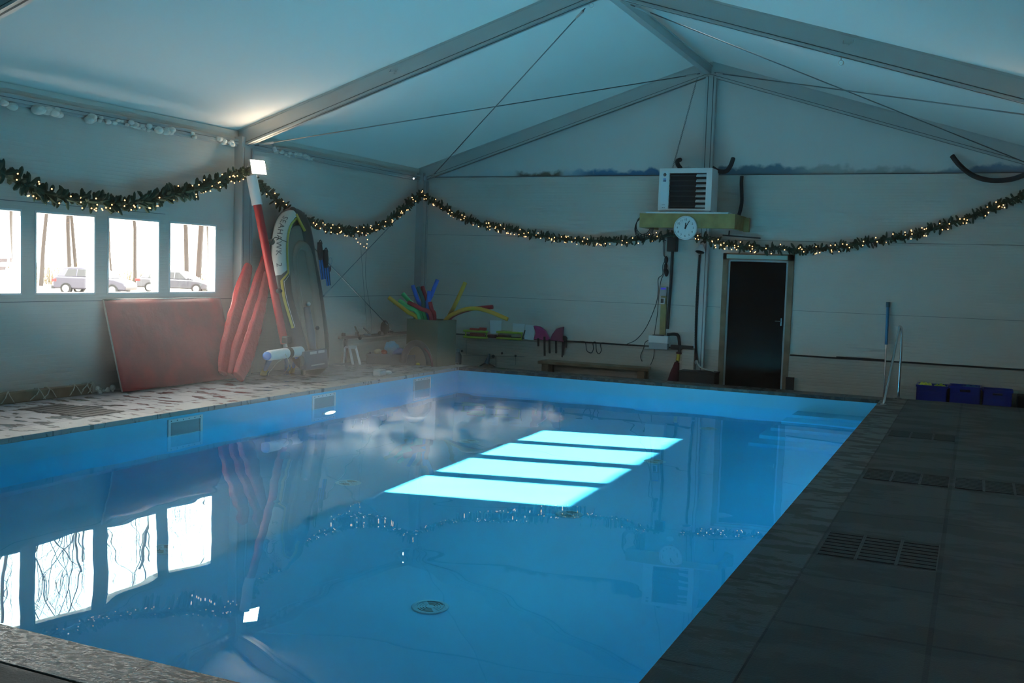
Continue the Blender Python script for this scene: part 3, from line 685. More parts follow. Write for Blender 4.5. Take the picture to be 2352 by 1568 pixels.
# ---- garlands of artificial fir with fairy lights
GX = XL+.10
def L_(px, py): return at(px, py, 'x', XL+.17)
def B_at(px, py, y=YB-.12): return at(px, py, 'y', y)
bulb_me = None
def garland(pts, label, seed, dens=52, nb=70, thick=1.0, inward=(1, 0, 0), extra=None):
    global bulb_me
    rnd = random.Random(seed); path = bez(pts, 10); inward = v(*inward)
    e = empty('garland', path[0], label, 'garland', 'lit fir garlands hung along the walls')
    cum = [0]
    for a, b_ in zip(path, path[1:]): cum.append(cum[-1]+(b_-a).length)
    Lg = cum[-1]
    def P(s):
        s = min(max(s, 0), Lg-1e-4)
        for i in range(len(cum)-1):
            if cum[i+1] >= s: t = (s-cum[i])/(cum[i+1]-cum[i]+1e-9); return path[i].lerp(path[i+1], t), (path[i+1]-path[i]).normalized()
    m = MB(); m.tube(path, .022*thick, 6)
    n = int(Lg*dens*1.7)
    for k in range(n):
        p, t = P(Lg*(k+rnd.random())/n)
        a = rnd.uniform(0, 6.28); q = t.orthogonal().normalized(); r2 = t.cross(q)
        d = (q*math.cos(a)+r2*math.sin(a)); d = (d+t*rnd.uniform(-.7, .9)).normalized()
        if d.dot(inward) < -.5: d = d-inward*d.dot(inward)
        ln = rnd.uniform(.05, .115)*thick; w_ = rnd.uniform(.013, .021)*thick
        p0 = p+d*.01; rs = [w_*.5, w_, w_*.9, w_*.3]
        m.tube([p0, p0+d*ln*.4, p0+d*ln*.8, p0+d*ln], rs, 5)
    m.build('foliage', M['foliage'], e)
    k = 0; s = rnd.uniform(0, .08)
    while k < nb and s < Lg:
        c = rnd.randint(2, 6)
        for _ in range(c):
            p, t = P(s+rnd.uniform(0, .12)); a = rnd.uniform(0, 6.28); q = t.orthogonal().normalized(); r2 = t.cross(q)
            dd = (q*math.cos(a)+r2*math.sin(a)+inward*.9-v(0, 0, .35)).normalized()
            pos = p+dd*rnd.uniform(.055, .08)*thick
            if bulb_me is None:
                mm = MB(); mm.ball((0, 0, 0), .0085, 8, 5); o = mm.build('light_bulb', M['bulb'], smooth=True); bulb_me = o.data
            else: o = bpy.data.objects.new('light_bulb', bulb_me); col.objects.link(o)
            o.parent = e; o.location = pos-e.location; o.matrix_parent_inverse = Matrix.Identity(4); k += 1
        s += Lg/(nb/4.0)*rnd.uniform(.7, 1.3)
    if extra:
        for pos in extra:
            o = bpy.data.objects.new('light_bulb', bulb_me); col.objects.link(o); o.parent = e; o.location = pos-e.location
        m = MB(); m.tube(extra, .003, 4); m.build('loose_wire', M['cable_steel'], e)
    return e
garland([L_(-60, 370), L_(0, 395), L_(60, 425), L_(130, 450), L_(215, 463), L_(290, 467), L_(370, 452), L_(450, 433), L_(520, 407), L_(563, 396)], 'lit fir garland hanging above the four windows', 1, 60, 84, 1.35)
loop = [L_(x, y) for x, y in ((812, 541), (818, 548), (822, 556), (828, 560), (836, 566), (842, 569), (843, 560), (844, 550), (841, 540))]
garland([L_(572, 400), L_(600, 428), L_(645, 468), L_(690, 500), L_(750, 522), L_(820, 531), L_(880, 513), L_(925, 480), L_(956, 452), L_(972, 447)], 'lit fir garland between floodlight and back left corner, with a loose hanging loop of lights', 2, 60, 80, 1.0, extra=loop)
GP = [(968, 446), (985, 458), (1010, 470), (1060, 498), (1140, 522), (1240, 541), (1340, 552), (1440, 552), (1500, 545), (1556, 540)]
GP2 = [(1592, 541), (1612, 546), (1640, 556), (1700, 566), (1800, 572), (1900, 570), (2000, 555), (2100, 537), (2200, 508), (2300, 468), (2400, 425)]
garland([B_at(*q) for q in GP], 'lit fir garland on the back wall, from the corner to the clock', 3, 60, 88, .95, (0, -1, 0))
garland([B_at(*q) for q in GP2], 'lit fir garland on the back wall, from the clock over the door to the right', 4, 60, 88, 1.0, (0, -1, 0))

# ---- gym mat leaning under the windows
def slab(c, ux, uy, uz, hx, hy, hz): # oriented box corners
    return [c+ux*a*hx+uy*b_*hy+uz*d*hz for d in (-1, 1) for a, b_ in ((-1, -1), (1, -1), (1, 1), (-1, 1))]
e = empty('gym_mat', (-1.5, -4.7, 0), 'large dusty red gym mat leaning against the wall below the windows', 'mat')
y0, y1 = -5.74, -3.70; bot = v(-1.43, 0, .02); tp = v(XL+.035, 0, 1.09); up_ = (tp-bot).normalized(); nn = v(up_.z, 0, -up_.x)
Lm = (tp-bot).length
m = MB(); vs, fs = [], []; nx_, ny_ = 26, 18; rnd = random.Random(9)
for side in (0, 1):
    for j in range(ny_+1):
        for i in range(nx_+1):
            u_, w_ = i/nx_, j/ny_; ed = min(u_, 1-u_, w_*.7, (1-w_)*.7); puff = .028*min(1, ed*14)**.5
            wr = .007*math.sin(u_*7+w_*9)*math.sin(w_*5-u_*3)
            p = bot.lerp(tp, w_)+v(0, y0+(y1-y0)*u_, 0)+nn*((puff+wr+.005) if side else -.005)
            vs.append(p)
k = (nx_+1)*(ny_+1)
for j in range(ny_):
    for i in range(nx_):
        a = j*(nx_+1)+i; fs.append((a+k, a+1+k, a+nx_+2+k, a+nx_+1+k)); fs.append((a, a+nx_+1, a+nx_+2, a+1))
for i in range(nx_): fs.append((i, i+1, i+1+k, i+k)); a = ny_*(nx_+1)+i; fs.append((a, a+k, a+1+k, a+1))
for j in range(ny_): a = j*(nx_+1); fs.append((a, a+k, a+k+nx_+1, a+nx_+1)); a += nx_; fs.append((a, a+nx_+1, a+nx_+1+k, a+k))
m.add(vs, fs); m.build('cover', M['red_vinyl'], e, smooth=True)
for nm, pa, pb in (('edge_piping', bot+v(0, y0, 0), tp+v(0, y0, 0)), ('edge_piping', bot+v(0, y1, 0), tp+v(0, y1, 0)), ('edge_piping', tp+v(0, y0, 0), tp+v(0, y1, 0))):
    tag(MB().tube([pa, pb], .010, 8).build(nm, pmat('grey_piping', (.30, .28, .26), .6) if 'grey_piping' not in bpy.data.materials else bpy.data.materials['grey_piping'], e, smooth=True), 'pale grey piping')

# ---- wooden batten with rope lashings along the foot of the left wall
e = empty('tied_batten', (-1.6, -7, 0), 'low wooden batten wound with white ties at the foot of the left wall', 'batten')
MB().box((XL+.012, -8.6, .0), (XL+.10, -5.95, .12)).build('beam', M['timber_dark'], e, bevel=.01)
rnd = random.Random(2)
for y in (-8.2, -7.65, -7.5, -7.15, -6.75, -6.6, -6.25, -6.1, -5.99):
    p = []
    for k in range(11):
        g = 6.283*k/10; p.append((XL+.056+.058*math.cos(g), y+.10*math.sin(g+rnd.uniform(-.2, .2))*rnd.uniform(.3, 1), .064+.072*math.sin(g)))
    m = MB(); m.tube(p, .006, 5); m.tube([p[2], (XL+.13, y+.05, .10), (XL+.15, y+.09, .02)], .005, 5); m.build('tie', M['rope'], e)
m = MB()
for k in range(9):
    m.ball((XL+.05+rnd.uniform(0, .08), -5.90+k*.035+rnd.uniform(-.02, .02), .01+rnd.uniform(0, .05)), rnd.uniform(.015, .035), 7, 5)
tag(m.build('foam_crumbs', M['foam'], smooth=True), 'small heap of white foam crumbs on the floor by the end of the batten', 'foam', kind='stuff')

# ---- foam blobs along the left eave beam
rnd = random.Random(8)
m = MB()
for px, w_ in ((10, 1.2), (105, 1.3), (122, 1.1), (205, 1.2), (222, 1.0), (250, .8), (275, .8), (292, .9), (322, .9), (336, .7), (372, 1.1), (386, 1.2), (445, .7), (505, .9), (522, 1.0), (640, .9), (662, .8), (684, .7), (700, .7), (716, .5)):
    py = 228+(px)*.176 if px < 540 else 325+(px-540)*.19
    p = at(px, py+6, 'x', XL+.075)
    for _ in range(4): m.ball(p+v(rnd.uniform(-.02, .02), rnd.uniform(-.10, .10)*w_, rnd.uniform(-.03, .03)), rnd.uniform(.022, .045)*w_, 8, 6, (1, 1.4, .9))
o = m.build('mounting_foam', M['foam'], smooth=True); tag(o, 'blobs of white mounting foam squeezed out along the left eave beam', 'foam', kind='stuff')

# ---- bracing cables
def cable(a, b_, label, r=.008, mid=None):
    e = empty('bracing_cable', a, label, 'cable', 'steel bracing cables')
    MB().tube([a, b_], r, 6).build('wire', M['cable_steel'], e, smooth=True)
    d = (b_-a).normalized()
    for p, s in ((a, 1), (b_, -1)): MB().cyl(p+d*s*.06, p+d*s*.26, r*2.0, 8).build('turnbuckle', M['steel'], e, smooth='auto')
    return e
zr = lambda x: zbot(x)-.03
yb_, y2_ = YB-.17, -3.20
cable(v(-1.60, y2_+.02, zr(-1.6)+.02), v(RX-.12, yb_, zr(RX-.12)+.10), 'roof bracing cable rising from the left floodlight column to the back ridge')
cable(v(-1.50, yb_, zr(-1.5)), v(RX-.28, y2_+.02, zr(RX-.28)+.02), 'roof bracing cable from the back left corner up to the nearer ridge')
cable(v(XR-.2, y2_+.02, zr(XR-.2)+.02), v(RX+.12, yb_, zr(RX+.12)+.10), 'right roof bracing cable falling from the back ridge to the right')
cable(v(XR-.25, yb_, zr(XR-.25)), v(RX+.28, y2_+.02, zr(RX+.28)+.02), 'right roof bracing cable from the nearer ridge to the back right corner')
cable(at(960, 452, 'x', XL+.16), at(740, 683, 'x', XL+.16), 'wall bracing cable running down from the back left corner column behind the boat', .007)
cable(at(700, 547, 'x', XL+.16), at(900, 757, 'x', XL+.16), 'wall bracing cable running down to the right, crossing the other behind the fins', .007)
m = MB()
for xa, xb in ((836, 846), (842, 858)): m.tube(bez([at(xa-8 if xa == 836 else 842, 560, 'x', XL+.03), at(xa-2, 640, 'x', XL+.02), at(xb-6, 720, 'x', XL+.02), at(xb-10+4, 765, 'x', XL+.03)], 5), .0025, 4)
tag(m.build('hanging_cord', M['cable_steel']), 'thin double cord hanging from the loop of lights on the left wall', 'cord')

# ---- three long film-wrapped red bolsters
def bolster(pts, rs, label, flat=(1, 0, 0), seed=0):
    rnd = random.Random(seed); path = bez(pts, 5); n = len(path); R = []
    for i in range(n):
        t = i/(n-1)*(len(rs)-1); k = min(int(t), len(rs)-2); r0 = rs[k]+(rs[k+1]-rs[k])*(t-k); r0 *= rnd.uniform(.93, 1.07); R.append((r0*.55, r0))
    o = MB().tube(path, R, 7, flat=flat).build('wrapped_bolster', M['red_film'], smooth=True, bevel=.012)
    return tag(o, label, 'bolster', 'film wrapped red bolsters')
def Q(px, py, x): return at(px, py, 'x', x)
bolster([Q(572, 606, -1.56), Q(557, 660, -1.55), Q(540, 730, -1.47), Q(522, 800, -1.38), Q(512, 858, -1.30)], [.07, .135, .15, .14, .10], 'leftmost glossy red bolster, half behind the gym mat', seed=1)
bolster([Q(608, 590, -1.50), Q(595, 645, -1.43), Q(570, 730, -1.35), Q(548, 800, -1.28), Q(533, 862, -1.22)], [.06, .11, .13, .13, .10], 'middle glossy red bolster leaning under the red pole', seed=2)
bolster([Q(612, 625, -1.40), Q(604, 680, -1.32), Q(585, 755, -1.22), Q(565, 820, -1.14), Q(547, 866, -1.08)], [.06, .10, .125, .14, .11], 'rightmost and front glossy red bolster, with a bright highlight', seed=3)

# ---- red padded pole with white sleeves
e = empty('padded_pole', Q(655, 800, -.95), 'long red padded pole with a white foam sleeve on top, leaning to the steel column', 'pole')
a = Q(655, 797, -1.0); b_ = Q(577, 400, -1.42); dd = b_-a
MB().tube([a+dd*.02, a+dd*.5, a+dd*.84], [.055, .057, .055], 16).build('red_sleeve', M['red_pad'], e, smooth='auto')
MB().tube([a+dd*.825, a+dd*.99], .072, 18).build('top_sleeve', M['white_foam'], e, smooth='auto'); tag(bpy.context.scene.objects[-1] if False else e.children[-1], 'white foam sleeve')
MB().tube([a-dd*.03, a+dd*.055], .034, 14).build('lower_end', M['white_foam'], e, smooth='auto')

# ---- roller on blue legs
e = empty('float_roller', Q(655, 830, -.85), 'white padded roller on blue legs with yellow feet, in front of the boat', 'roller')
ra, rb = at(618, 817, 'x', -.80), at(692, 806, 'x', -.90)
ra = v(-.82, ra.y, ra.z); dr = (rb-ra)
MB().tube([ra, ra+dr*.03, ra+dr*.5, ra+dr*.97, rb], [.055, .068, .072, .070, .058], 20).build('roller', M['white_foam'], e, smooth='auto')
MB().tube([ra+dr*.53, ra+dr*.63], .079, 18).build('strap', M['black'], e, smooth='auto')
def leg(p, q, r, yellow=True):
    q = v(*q); q.z = max(q.z, .015); d = q-p
    MB().tube([p, p+d*.78], [r*1.1, r*.8], 12).build('leg', M['blue_pl'], e, smooth='auto')
    (MB().tube([p+d*.72, q], [r*1.0, r*1.35], 12)).build('foot', M['yellow'] if yellow else M['blue_pl'], e, smooth='auto')
f1, f2, f3 = F_ = [at(605, 861, 'z', .0), at(661, 850, 'z', .0), at(670, 857, 'z', .0)]
leg(ra+dr*.06+v(.02, -.02, -.02), f1, .036); leg(ra+dr*.52, f2, .038, False); leg(ra+dr*.90, f3, .03)
MB().ball(ra+v(.01, -.03, 0), .058, 12, 8).build('hub', M['blue_pl'], e, smooth=True)
MB().ball(a-dd*.03, .045, 12, 8).build('joint', M['blue_pl'], e, smooth=True)
MB().tube(bez([ra+dr*.35+v(.05, 0, -.06), at(632, 838, 'x', -.75), at(616, 862, 'z', .01), at(640, 863, 'z', .008), at(655, 855, 'z', .01), at(664, 835, 'x', -.78), at(655, 812, 'x', -.76)], 6), .006, 6).build('rope', M['rope'], e, smooth=True)

# ---- inflatable boat standing on its stern
e = empty('inflatable_boat', Q(722, 850, -.9), 'dark grey inflatable boat with white and yellow panel, stood on end against the left wall', 'inflatable boat')
def bp(px, py):   # plane of the boat: leans from the deck to the wall
    t = min(max((850-py)/372, 0), 1); return at(px, py, 'x', -.98-.50*t)
ring = [(712, 838), (690, 815), (676, 771), (661, 720), (651, 681), (645, 630), (642, 590), (643, 550), (650, 518), (664, 500), (680, 500), (692, 520), (700, 555), (706, 600), (716, 650), (722, 690), (729, 740), (734, 790), (733, 828), (724, 840)]
rp_ = [bp(*q) for q in ring]
path = bez(rp_+[rp_[0]], 6)[:-1]; n = len(path)
rr = [.138-.01*min(max(p.z/2.2, 0), 1) for p in path]
MB().tube(path, rr, 22, closed=True).build('hull', M['boat'], e, smooth=True)
cen = sum(path, v(0, 0, 0))/n
m = MB(); fl = [p.lerp(cen, .12)+v(-.05, 0, 0) for p in path]; m.prism(fl, (.115, 0, 0)); m.build('floor', M['boat_in'], e)
inner = [bp(*q)+v(.045, 0, 0) for q in [(704, 812), (692, 771), (681, 690), (673, 640), (669, 600), (672, 575), (682, 563), (696, 572), (703, 600), (712, 655), (720, 710), (726, 765), (729, 805)]]
ib = bez(inner, 6); ir = [.05 if k < len(ib)*.35 else .05+.035*min(1, (k/len(ib)-.35)*3.5) for k in range(len(ib))]
MB().tube(ib, ir, 16).build('inner_lining', M['boat_in'], e, smooth=True)
MB().tube([bp(692, 705)+v(.09, 0, 0), bp(700, 760)+v(.09, 0, 0), bp(706, 812)+v(.09, 0, 0)], [.05, .07, .06], 14).build('seat_cushion', M['boat_seat'], e, smooth=True)
MB().ball(bp(692, 700)+v(.12, 0, .02), .035, 10, 8).build('valve', M['boat_white'], e, smooth=True)
MB().ball(bp(716, 752)+v(.10, 0, 0), .03, 10, 8).build('valve', M['black'], e, smooth=True)
# stern panel with rating plate
m = MB(); sa, sb, sc_, sd = at(699, 808, 'x', -.78), at(752, 800, 'x', -.80), at(755, 845, 'x', -.80), at(704, 851, 'x', -.78)
m.prism([sd, sc_, sb, sa], (-.10, 0, 0)); m.build('stern_panel', M['boat_seat'], e, bevel=.02)
m = MB(); m.prism([at(712, 814, 'x', -.775), at(727, 812, 'x', -.775), at(727, 806, 'x', -.775), at(712, 808, 'x', -.775)], (.004, 0, 0)); m.build('label_patch', M['grey_pl'], e)
m = MB(); m.prism([at(731, 811, 'x', -.775), at(745, 809, 'x', -.775), at(745, 803, 'x', -.775), at(731, 805, 'x', -.775)], (.004, 0, 0)); m.build('label_patch', M['grey_pl'], e)
m = MB(); m.prism([at(715, 841, 'x', -.775), at(745, 836, 'x', -.775), at(745, 833, 'x', -.775), at(715, 838, 'x', -.775)], (.004, 0, 0)); m.build('label_line', M['grey_pl'], e)
MB().tube(bez([at(692, 818, 'x', -.84), at(695, 835, 'x', -.84), at(697, 856, 'z', .035)], 5), .034, 12).build('side_roll', M['boat_in'], e, smooth=True)
# oval rope and rings
MB().tube(bez([at(660, 556, 'x', -1.2), at(650, 552, 'x', -1.15), at(632, 545, 'x', -1.15), at(624, 556, 'x', -1.15)], 4), .005, 5).build('cord', M['black'], e)
MB().ball(at(624, 555, 'x', -1.22), .045, 10, 8).build('rope_ring', M['boat_in'], e, smooth=True)
MB().ball(at(641, 668, 'x', -1.0), .045, 10, 8, (1, 1, .8)).build('oar_holder', M['black'], e, smooth=True)
MB().box(at(659, 780, 'x', -.88)-v(.05, .06, .05), at(659, 780, 'x', -.88)+v(.05, .06, .05)).build('oar_holder', M['black'], e, bevel=.02)
# markings wrapped round the left tube: s runs down the tube, a round it towards the viewer
segs = path[2:34]   # left side of the ring, bottom to top
segs = [p for p in path if True]
top_i = max(range(n), key=lambda i: path[i].z)
left = [path[i % n] for i in range(0, top_i+1)][::-1]   # from the bow down the left side to the stern
cumL = [0]
for p, q in zip(left, left[1:]): cumL.append(cumL[-1]+(q-p).length)
inw = None
def tubept(s, a, r=.152):
    s = min(max(s, 0), cumL[-1]-1e-4); i = 0
    while cumL[i+1] < s: i += 1
    t = (s-cumL[i])/(cumL[i+1]-cumL[i]); p = left[i].lerp(left[i+1], t)
    d0 = (left[i+1]-left[max(i-1, 0)]).normalized(); d1 = (left[min(i+2, len(left)-1)]-left[i]).normalized(); d = d0.lerp(d1, t).normalized()
    tt = min(max(p.z/2.2, 0), 1); r = .138-.01*tt+.004 if r == .152 else r
    f = v(.86, -.5, .12); f = (f-d*f.dot(d)).normalized(); sd = d.cross(f)   # sd points to +y side or -y side
    if sd.y < 0: sd = -sd
    return p+f*math.cos(a)*r+sd*math.sin(a)*r
def patch(poly, mat, name, off=.003, nseg=14):
    """poly: list of (s, a0, a1) stations, filled between the two angles"""
    m = MB(); vs, fs = [], []; K = 8
    P_ = []
    for (s0, a0, b0), (s1, a1, b1) in zip(poly, poly[1:]):
        for k in range(nseg): t = k/nseg; P_.append((s0+(s1-s0)*t, a0+(a1-a0)*t, b0+(b1-b0)*t))
    P_.append(poly[-1])
    for s, a, b2 in P_:
        tt = 0
        for k in range(K+1):
            q = tubept(s, a+(b2-a)*k/K); q2 = q
            vs.append(q2)
    for i in range(len(P_)-1):
        for k in range(K): a = i*(K+1)+k; fs.append((a, a+1, a+K+2, a+K+1))
    m.add(vs, fs); o = m.build(name, mat, e, smooth=True)
    so_ = o.modifiers.new('solid', 'SOLIDIFY'); so_.thickness = off; so_.offset = 1
    return o
Z0 = .10
patch([(Z0, -.6, .15), (Z0+.12, -1.3, .36), (Z0+.95, -1.35, .34), (Z0+1.02, -1.35, -.35)], M['boat_white'], 'white_panel')
patch([(Z0-.04, .20, .42), (Z0+.08, .40, .70), (Z0+.90, .40, .70), (Z0+.98, .38, .66), (Z0+1.10, -.52, -.25), (Z0+1.35, -.50, -.22), (Z0+1.75, -.45, -.20)], M['boat_yellow'], 'yellow_stripe')
patch([(Z0+1.10, -.17, -.12), (Z0+1.35, -.14, -.09), (Z0+1.75, -.12, -.07)], M['boat_white'], 'white_pinstripe')
patch([(Z0+.2, .74, .79), (Z0+.90, .74, .79), (Z0+1.0, .70, .75), (Z0+1.12, -.17, -.12)], M['boat_white'], 'white_pinstripe')
def text_mesh(txt, size):
    cu = bpy.data.curves.new('t', 'FONT'); cu.body = txt; cu.size = size; cu.space_character = 1.12
    o = bpy.data.objects.new('t', cu); col.objects.link(o); dg = bpy.context.evaluated_depsgraph_get()
    me = bpy.data.meshes.new_from_object(o.evaluated_get(dg)); bpy.data.objects.remove(o); bpy.data.curves.remove(cu)
    return me
for txt_, xo_ in (('SEAHAWK', 0), ('2', .665)):
  tm = text_mesh(txt_, .112)
  for q in tm.vertices:
    x, y = q.co.x+xo_, q.co.y
    p = tubept(Z0+.17+x*1.02, -.74+y/.14, .152); pc = tubept(Z0+.17+x*1.02, -.74+y/.14, .02)
    q.co = p+(p-pc).normalized()*.0045
  tm.materials.append(M['groove']); o = bpy.data.objects.new('lettering', tm); col.objects.link(o); o.parent = e; o.matrix_parent_inverse = e.matrix_world.inverted()
  so_ = o.modifiers.new('solid', 'SOLIDIFY'); so_.thickness = .002
# bow fastening
MB().ball(at(672, 486, 'x', -1.42), .07, 12, 8).build('bow_pad', M['boat'], e, smooth=True)
MB().tube([at(680, 492, 'x', -1.33), at(690, 512, 'x', -1.30), at(700, 530, 'x', -1.28)], .022, 8).build('yellow_flash', M['boat_yellow'], e, smooth=True)

# ---- pair of swim fins hanging beside the boat
for k, (dx, lab) in enumerate(((0, 'swim fin with black foot pocket and blue blade, nearer the boat'), (13, 'swim fin with black foot pocket and blue blade, hanging farther from the boat'))):
    e = empty('swim_fin', Q(738+dx, 560, -1.6), lab, 'swim fin', 'swim fins hung on the left wall')
    x = -1.58+.03*k; dy = 18*k
    m = MB(); m.prism([Q(731+dx, 590+dy, x), Q(741+dx, 592+dy, x), Q(747+dx-k*2, 640+dy*.8, x), Q(737+dx, 642+dy*.8, x)], (.018, 0, 0)); m.build('blade', M['blue_pl'], e, bevel=.004)
    m = MB(); m.tube([Q(734+dx, 556+dy, x+.03), Q(735+dx, 575+dy, x+.035), Q(736+dx, 596+dy, x+.02)], [.035, .045, .03], 12); m.build('foot_pocket', M['black'], e, smooth=True)
    m = MB()
    for o_ in (.2, .8):
        aa = Q(731+dx, 590+dy, x).lerp(Q(741+dx, 592+dy, x), o_); bb = Q(737+dx, 642+dy*.8, x).lerp(Q(747+dx-k*2, 640+dy*.8, x), o_); m.tube([aa+v(.02, 0, 0), bb+v(.02, 0, 0)], .007, 6)
    m.build('rib', M['black'], e)
    MB().tube(bez([Q(731+dx, 560+dy, x+.03), Q(736+dx, 551+dy, x+.06), Q(740+dx, 560+dy, x+.03)], 5), .008, 6).build('heel_strap', M['black'], e, smooth=True)
e = empty('cord_bundle', Q(755, 585, -1.55), 'small bundle of pale cord with a red float, hanging right of the fins', 'cord')
m = MB(); rnd = random.Random(4)
for _ in range(6):
    c = Q(752+rnd.uniform(-4, 8), 590+rnd.uniform(-12, 14), -1.56); r_ = rnd.uniform(.03, .06); m.tube([c+v(0, math.cos(g)*r_*.8, math.sin(g)*r_) for g in [6.283*k/10 for k in range(10)]], .004, 4, closed=True)
m.build('coil', M['grey_pl'], e); MB().ball(Q(758, 617, -1.55), .03, 8, 6, (.5, .7, 1.6)).build('float', M['dkred'], e, smooth=True)
MB().tube([Q(752, 600, -1.55), Q(757, 613, -1.55)], .003, 4).build('line', M['grey_pl'], e)
ZB = -.15
# ---- cardboard box with pool noodles
e = empty('cardboard_box', (-.5, 0, 0), 'tall brown cardboard box full of pool noodles in the back left corner', 'box')
f0 = at(1003, 842, 'z', 0); f1 = at(1044, 838, 'z', 0); f2 = at(934, 836, 'z', 0)
f2 = f0+(f2-f0).normalized()*.60; f1 = f0+(f1-f0).normalized()*.50; f3 = f1+f2-f0
hb = at(1003, 736, 'x', f0.x).z
m = MB(); th = .008
def wallq(a, b_, h0=0):
    d = (b_-a).normalized(); n_ = v(-d.y, d.x, 0)*th; m.prism([a+v(0, 0, .0), b_+v(0, 0, .0), b_+v(0, 0, hb), a+v(0, 0, hb)], n_)
cc = (f0+f1+f2+f3)/4
for a, b_ in ((f0, f1), (f1, f3), (f3, f2), (f2, f0)): wallq(a, b_)
m.prism([f0+v(0,0,.002), f1+v(0,0,.002), f3+v(0,0,.002), f2+v(0,0,.002)], (0, 0, th)); m.build('body', M['card'], e)
def noodle(pts, mat, label, r=.034):
    o = MB().tube(bez(pts, 8), r, 14).build('pool_noodle', mat, smooth='auto'); return tag(o, label, 'pool noodle', 'foam pool noodles in the cardboard box')
nb_ = pmat('blue_foam', (.03, .14, .62), .6); nr = pmat('red_foam', (.42, .02, .03), .6); ng = pmat('green_foam', (.06, .50, .17), .6); ny_m = pmat('orange_yellow_foam', (.72, .36, .03), .6); ntl = pmat('teal_green_foam', (.03, .16, .17), .6)
def YP(px, py, y): return at(px, py, 'y', y)
def inside(dx, dy, z=.03): return cc+v(dx, dy, z)
noodle([inside(-.02, -.12, .1), YP(962, 738, -.12), YP(935, 715, -.22), YP(893, 683, -.28)], ny_m, 'yellow noodle sticking out lowest and farthest to the left')
noodle([inside(.0, -.08, .12), YP(975, 728, -.02), YP(948, 700, -.05), YP(925, 674, -.08)], ng, 'green noodle pointing up left, between the yellow and blue ones')
noodle([inside(-.08, -.14, .1), YP(962, 724, -.14), YP(930, 706, -.20), YP(905, 694, -.25)], ng, 'green noodle just below the yellow one, pointing left')
noodle([inside(-.11, -.08, .1), YP(968, 727, -.06), YP(945, 708, -.14), YP(917, 690, -.16)], ng, 'middle of the three green noodles on the left')
noodle([inside(.03, -.14, .12), YP(990, 728, -.10), YP(965, 708, -.14), YP(938, 694, -.16)], nr, 'red noodle lying over the green ones, pointing left')
noodle([inside(.05, .1, .1), YP(978, 722, .10), YP(960, 690, .12), YP(948, 655, .12)], nb_, 'blue noodle standing in front of the corner column, left one')
noodle([inside(.08, .08, .1), YP(975, 722, .06), YP(972, 690, .14), YP(960, 660, .20)], ntl, 'short dark teal noodle between the two left blue ones')
noodle([inside(.02, .14, .1), YP(978, 715, .16), YP(990, 680, .20), YP(1005, 642, .22)], nb_, 'tallest blue noodle, curving up to the right')
noodle([inside(.10, .06, .1), YP(985, 720, .02), YP(984, 700, .04), YP(986, 668, .06)], nb_, 'short upright blue noodle in the middle of the box')
noodle([inside(.12, .12, .1), YP(983, 700, .26), YP(976, 678, .28), YP(970, 658, .30)], nr, 'red noodle standing behind the blue noodles')
noodle([inside(.02, -.02, .1), YP(998, 730, -.02), YP(992, 712, 0), YP(988, 694, .02)], nr, 'short red noodle in the middle, leaning slightly left')
hbz = hb-.03
noodle([inside(.02, .0, .15), at(1027, 735, 'z', hbz), at(1046, 698, 'y', .30), at(1069, 648, 'y', .34)], ny_m, 'straight yellow noodle rising to the right')
noodle([inside(.02, -.02, .25), at(1022, 737, 'z', hbz), at(1052, 716, 'y', .30), at(1085, 708, 'y', .36), at(1120, 714, 'y', .38), at(1166, 733, 'y', .40)], ny_m, 'long yellow noodle bending over to the right')
noodle([inside(.05, .08, .3), at(1030, 734, 'z', hbz+.02), at(1075, 711, 'y', .50), at(1132, 705, 'y', .55)], nr, 'red noodle lying behind the bent yellow one on the right')

# ---- toys and gear left of the box
e = empty('toy_crate', (-1.0, -.3, 0), 'low dark crate with inflatable toys beside the cardboard box', 'crate')
a = at(858, 843, 'z', 0); b_ = at(960, 842, 'z', 0)
d = (b_-a); 
m = MB(); q0, q1 = v(-1.33, -.62, 0), v(-.62, -.30, 0)
dx = (q1-q0).normalized(); dy = v(-dx.y, dx.x, 0)
def ob(mb, o, l, w_, z0, z1): mb.hexa([o+v(0,0,z0), o+dx*l+v(0,0,z0), o+dx*l+dy*w_+v(0,0,z0), o+dy*w_+v(0,0,z0), o+v(0,0,z1), o+dx*l+v(0,0,z1), o+dx*l+dy*w_+v(0,0,z1), o+dy*w_+v(0,0,z1)])
Lc = (q1-q0).length
ob(m, q0, Lc, .015, 0, .17); ob(m, q0+dy*.38, Lc, .015, 0, .17); ob(m, q0, .015, .38, 0, .17); ob(m, q0+dx*(Lc-.015), .015, .38, 0, .17); ob(m, q0, Lc, .38, 0, .015)
m.build('body', pmat('slate_crate', (.04, .05, .085), .5), e)
m = MB(); ob(m, q0-dy*.012-dx*.012, Lc+.024, .014, .14, .172); m.build('rim', pmat('slate_crate_rim', (.05, .06, .10), .5), e)
def lump(c, r, mat, label, seed, sc3=(1, 1, .7), name='inflatable_toy', cat='toy', group='toys in the low crate'):
    rnd = random.Random(seed); m = MB(); m.ball(c, r, 14, 10, sc3)
    m.v = [tuple(v(*p)+v(rnd.uniform(-1, 1), rnd.uniform(-1, 1), rnd.uniform(-1, 1))*r*.12) for p in m.v]
    return tag(m.build(name, mat, smooth=True), label, cat, group)
c0_ = q0+dy*.19
lump(c0_+dx*.16+v(0, 0, .19), .065, pmat('cream_toy', (.62, .50, .28), .6), 'small cream coloured toy at the left end of the low crate', 1)
lump(c0_+dx*.27+v(0, -.02, .19), .05, pmat('orange_toy', (.62, .12, .04), .6), 'small orange toy beside the cream one in the low crate', 2)
lump(c0_+dx*.36+v(0, .04, .26), .13, pmat('light_blue_toy', (.10, .38, .58), .35), 'light blue crumpled inflatable piled highest in the low crate', 3, (1, .8, .8))
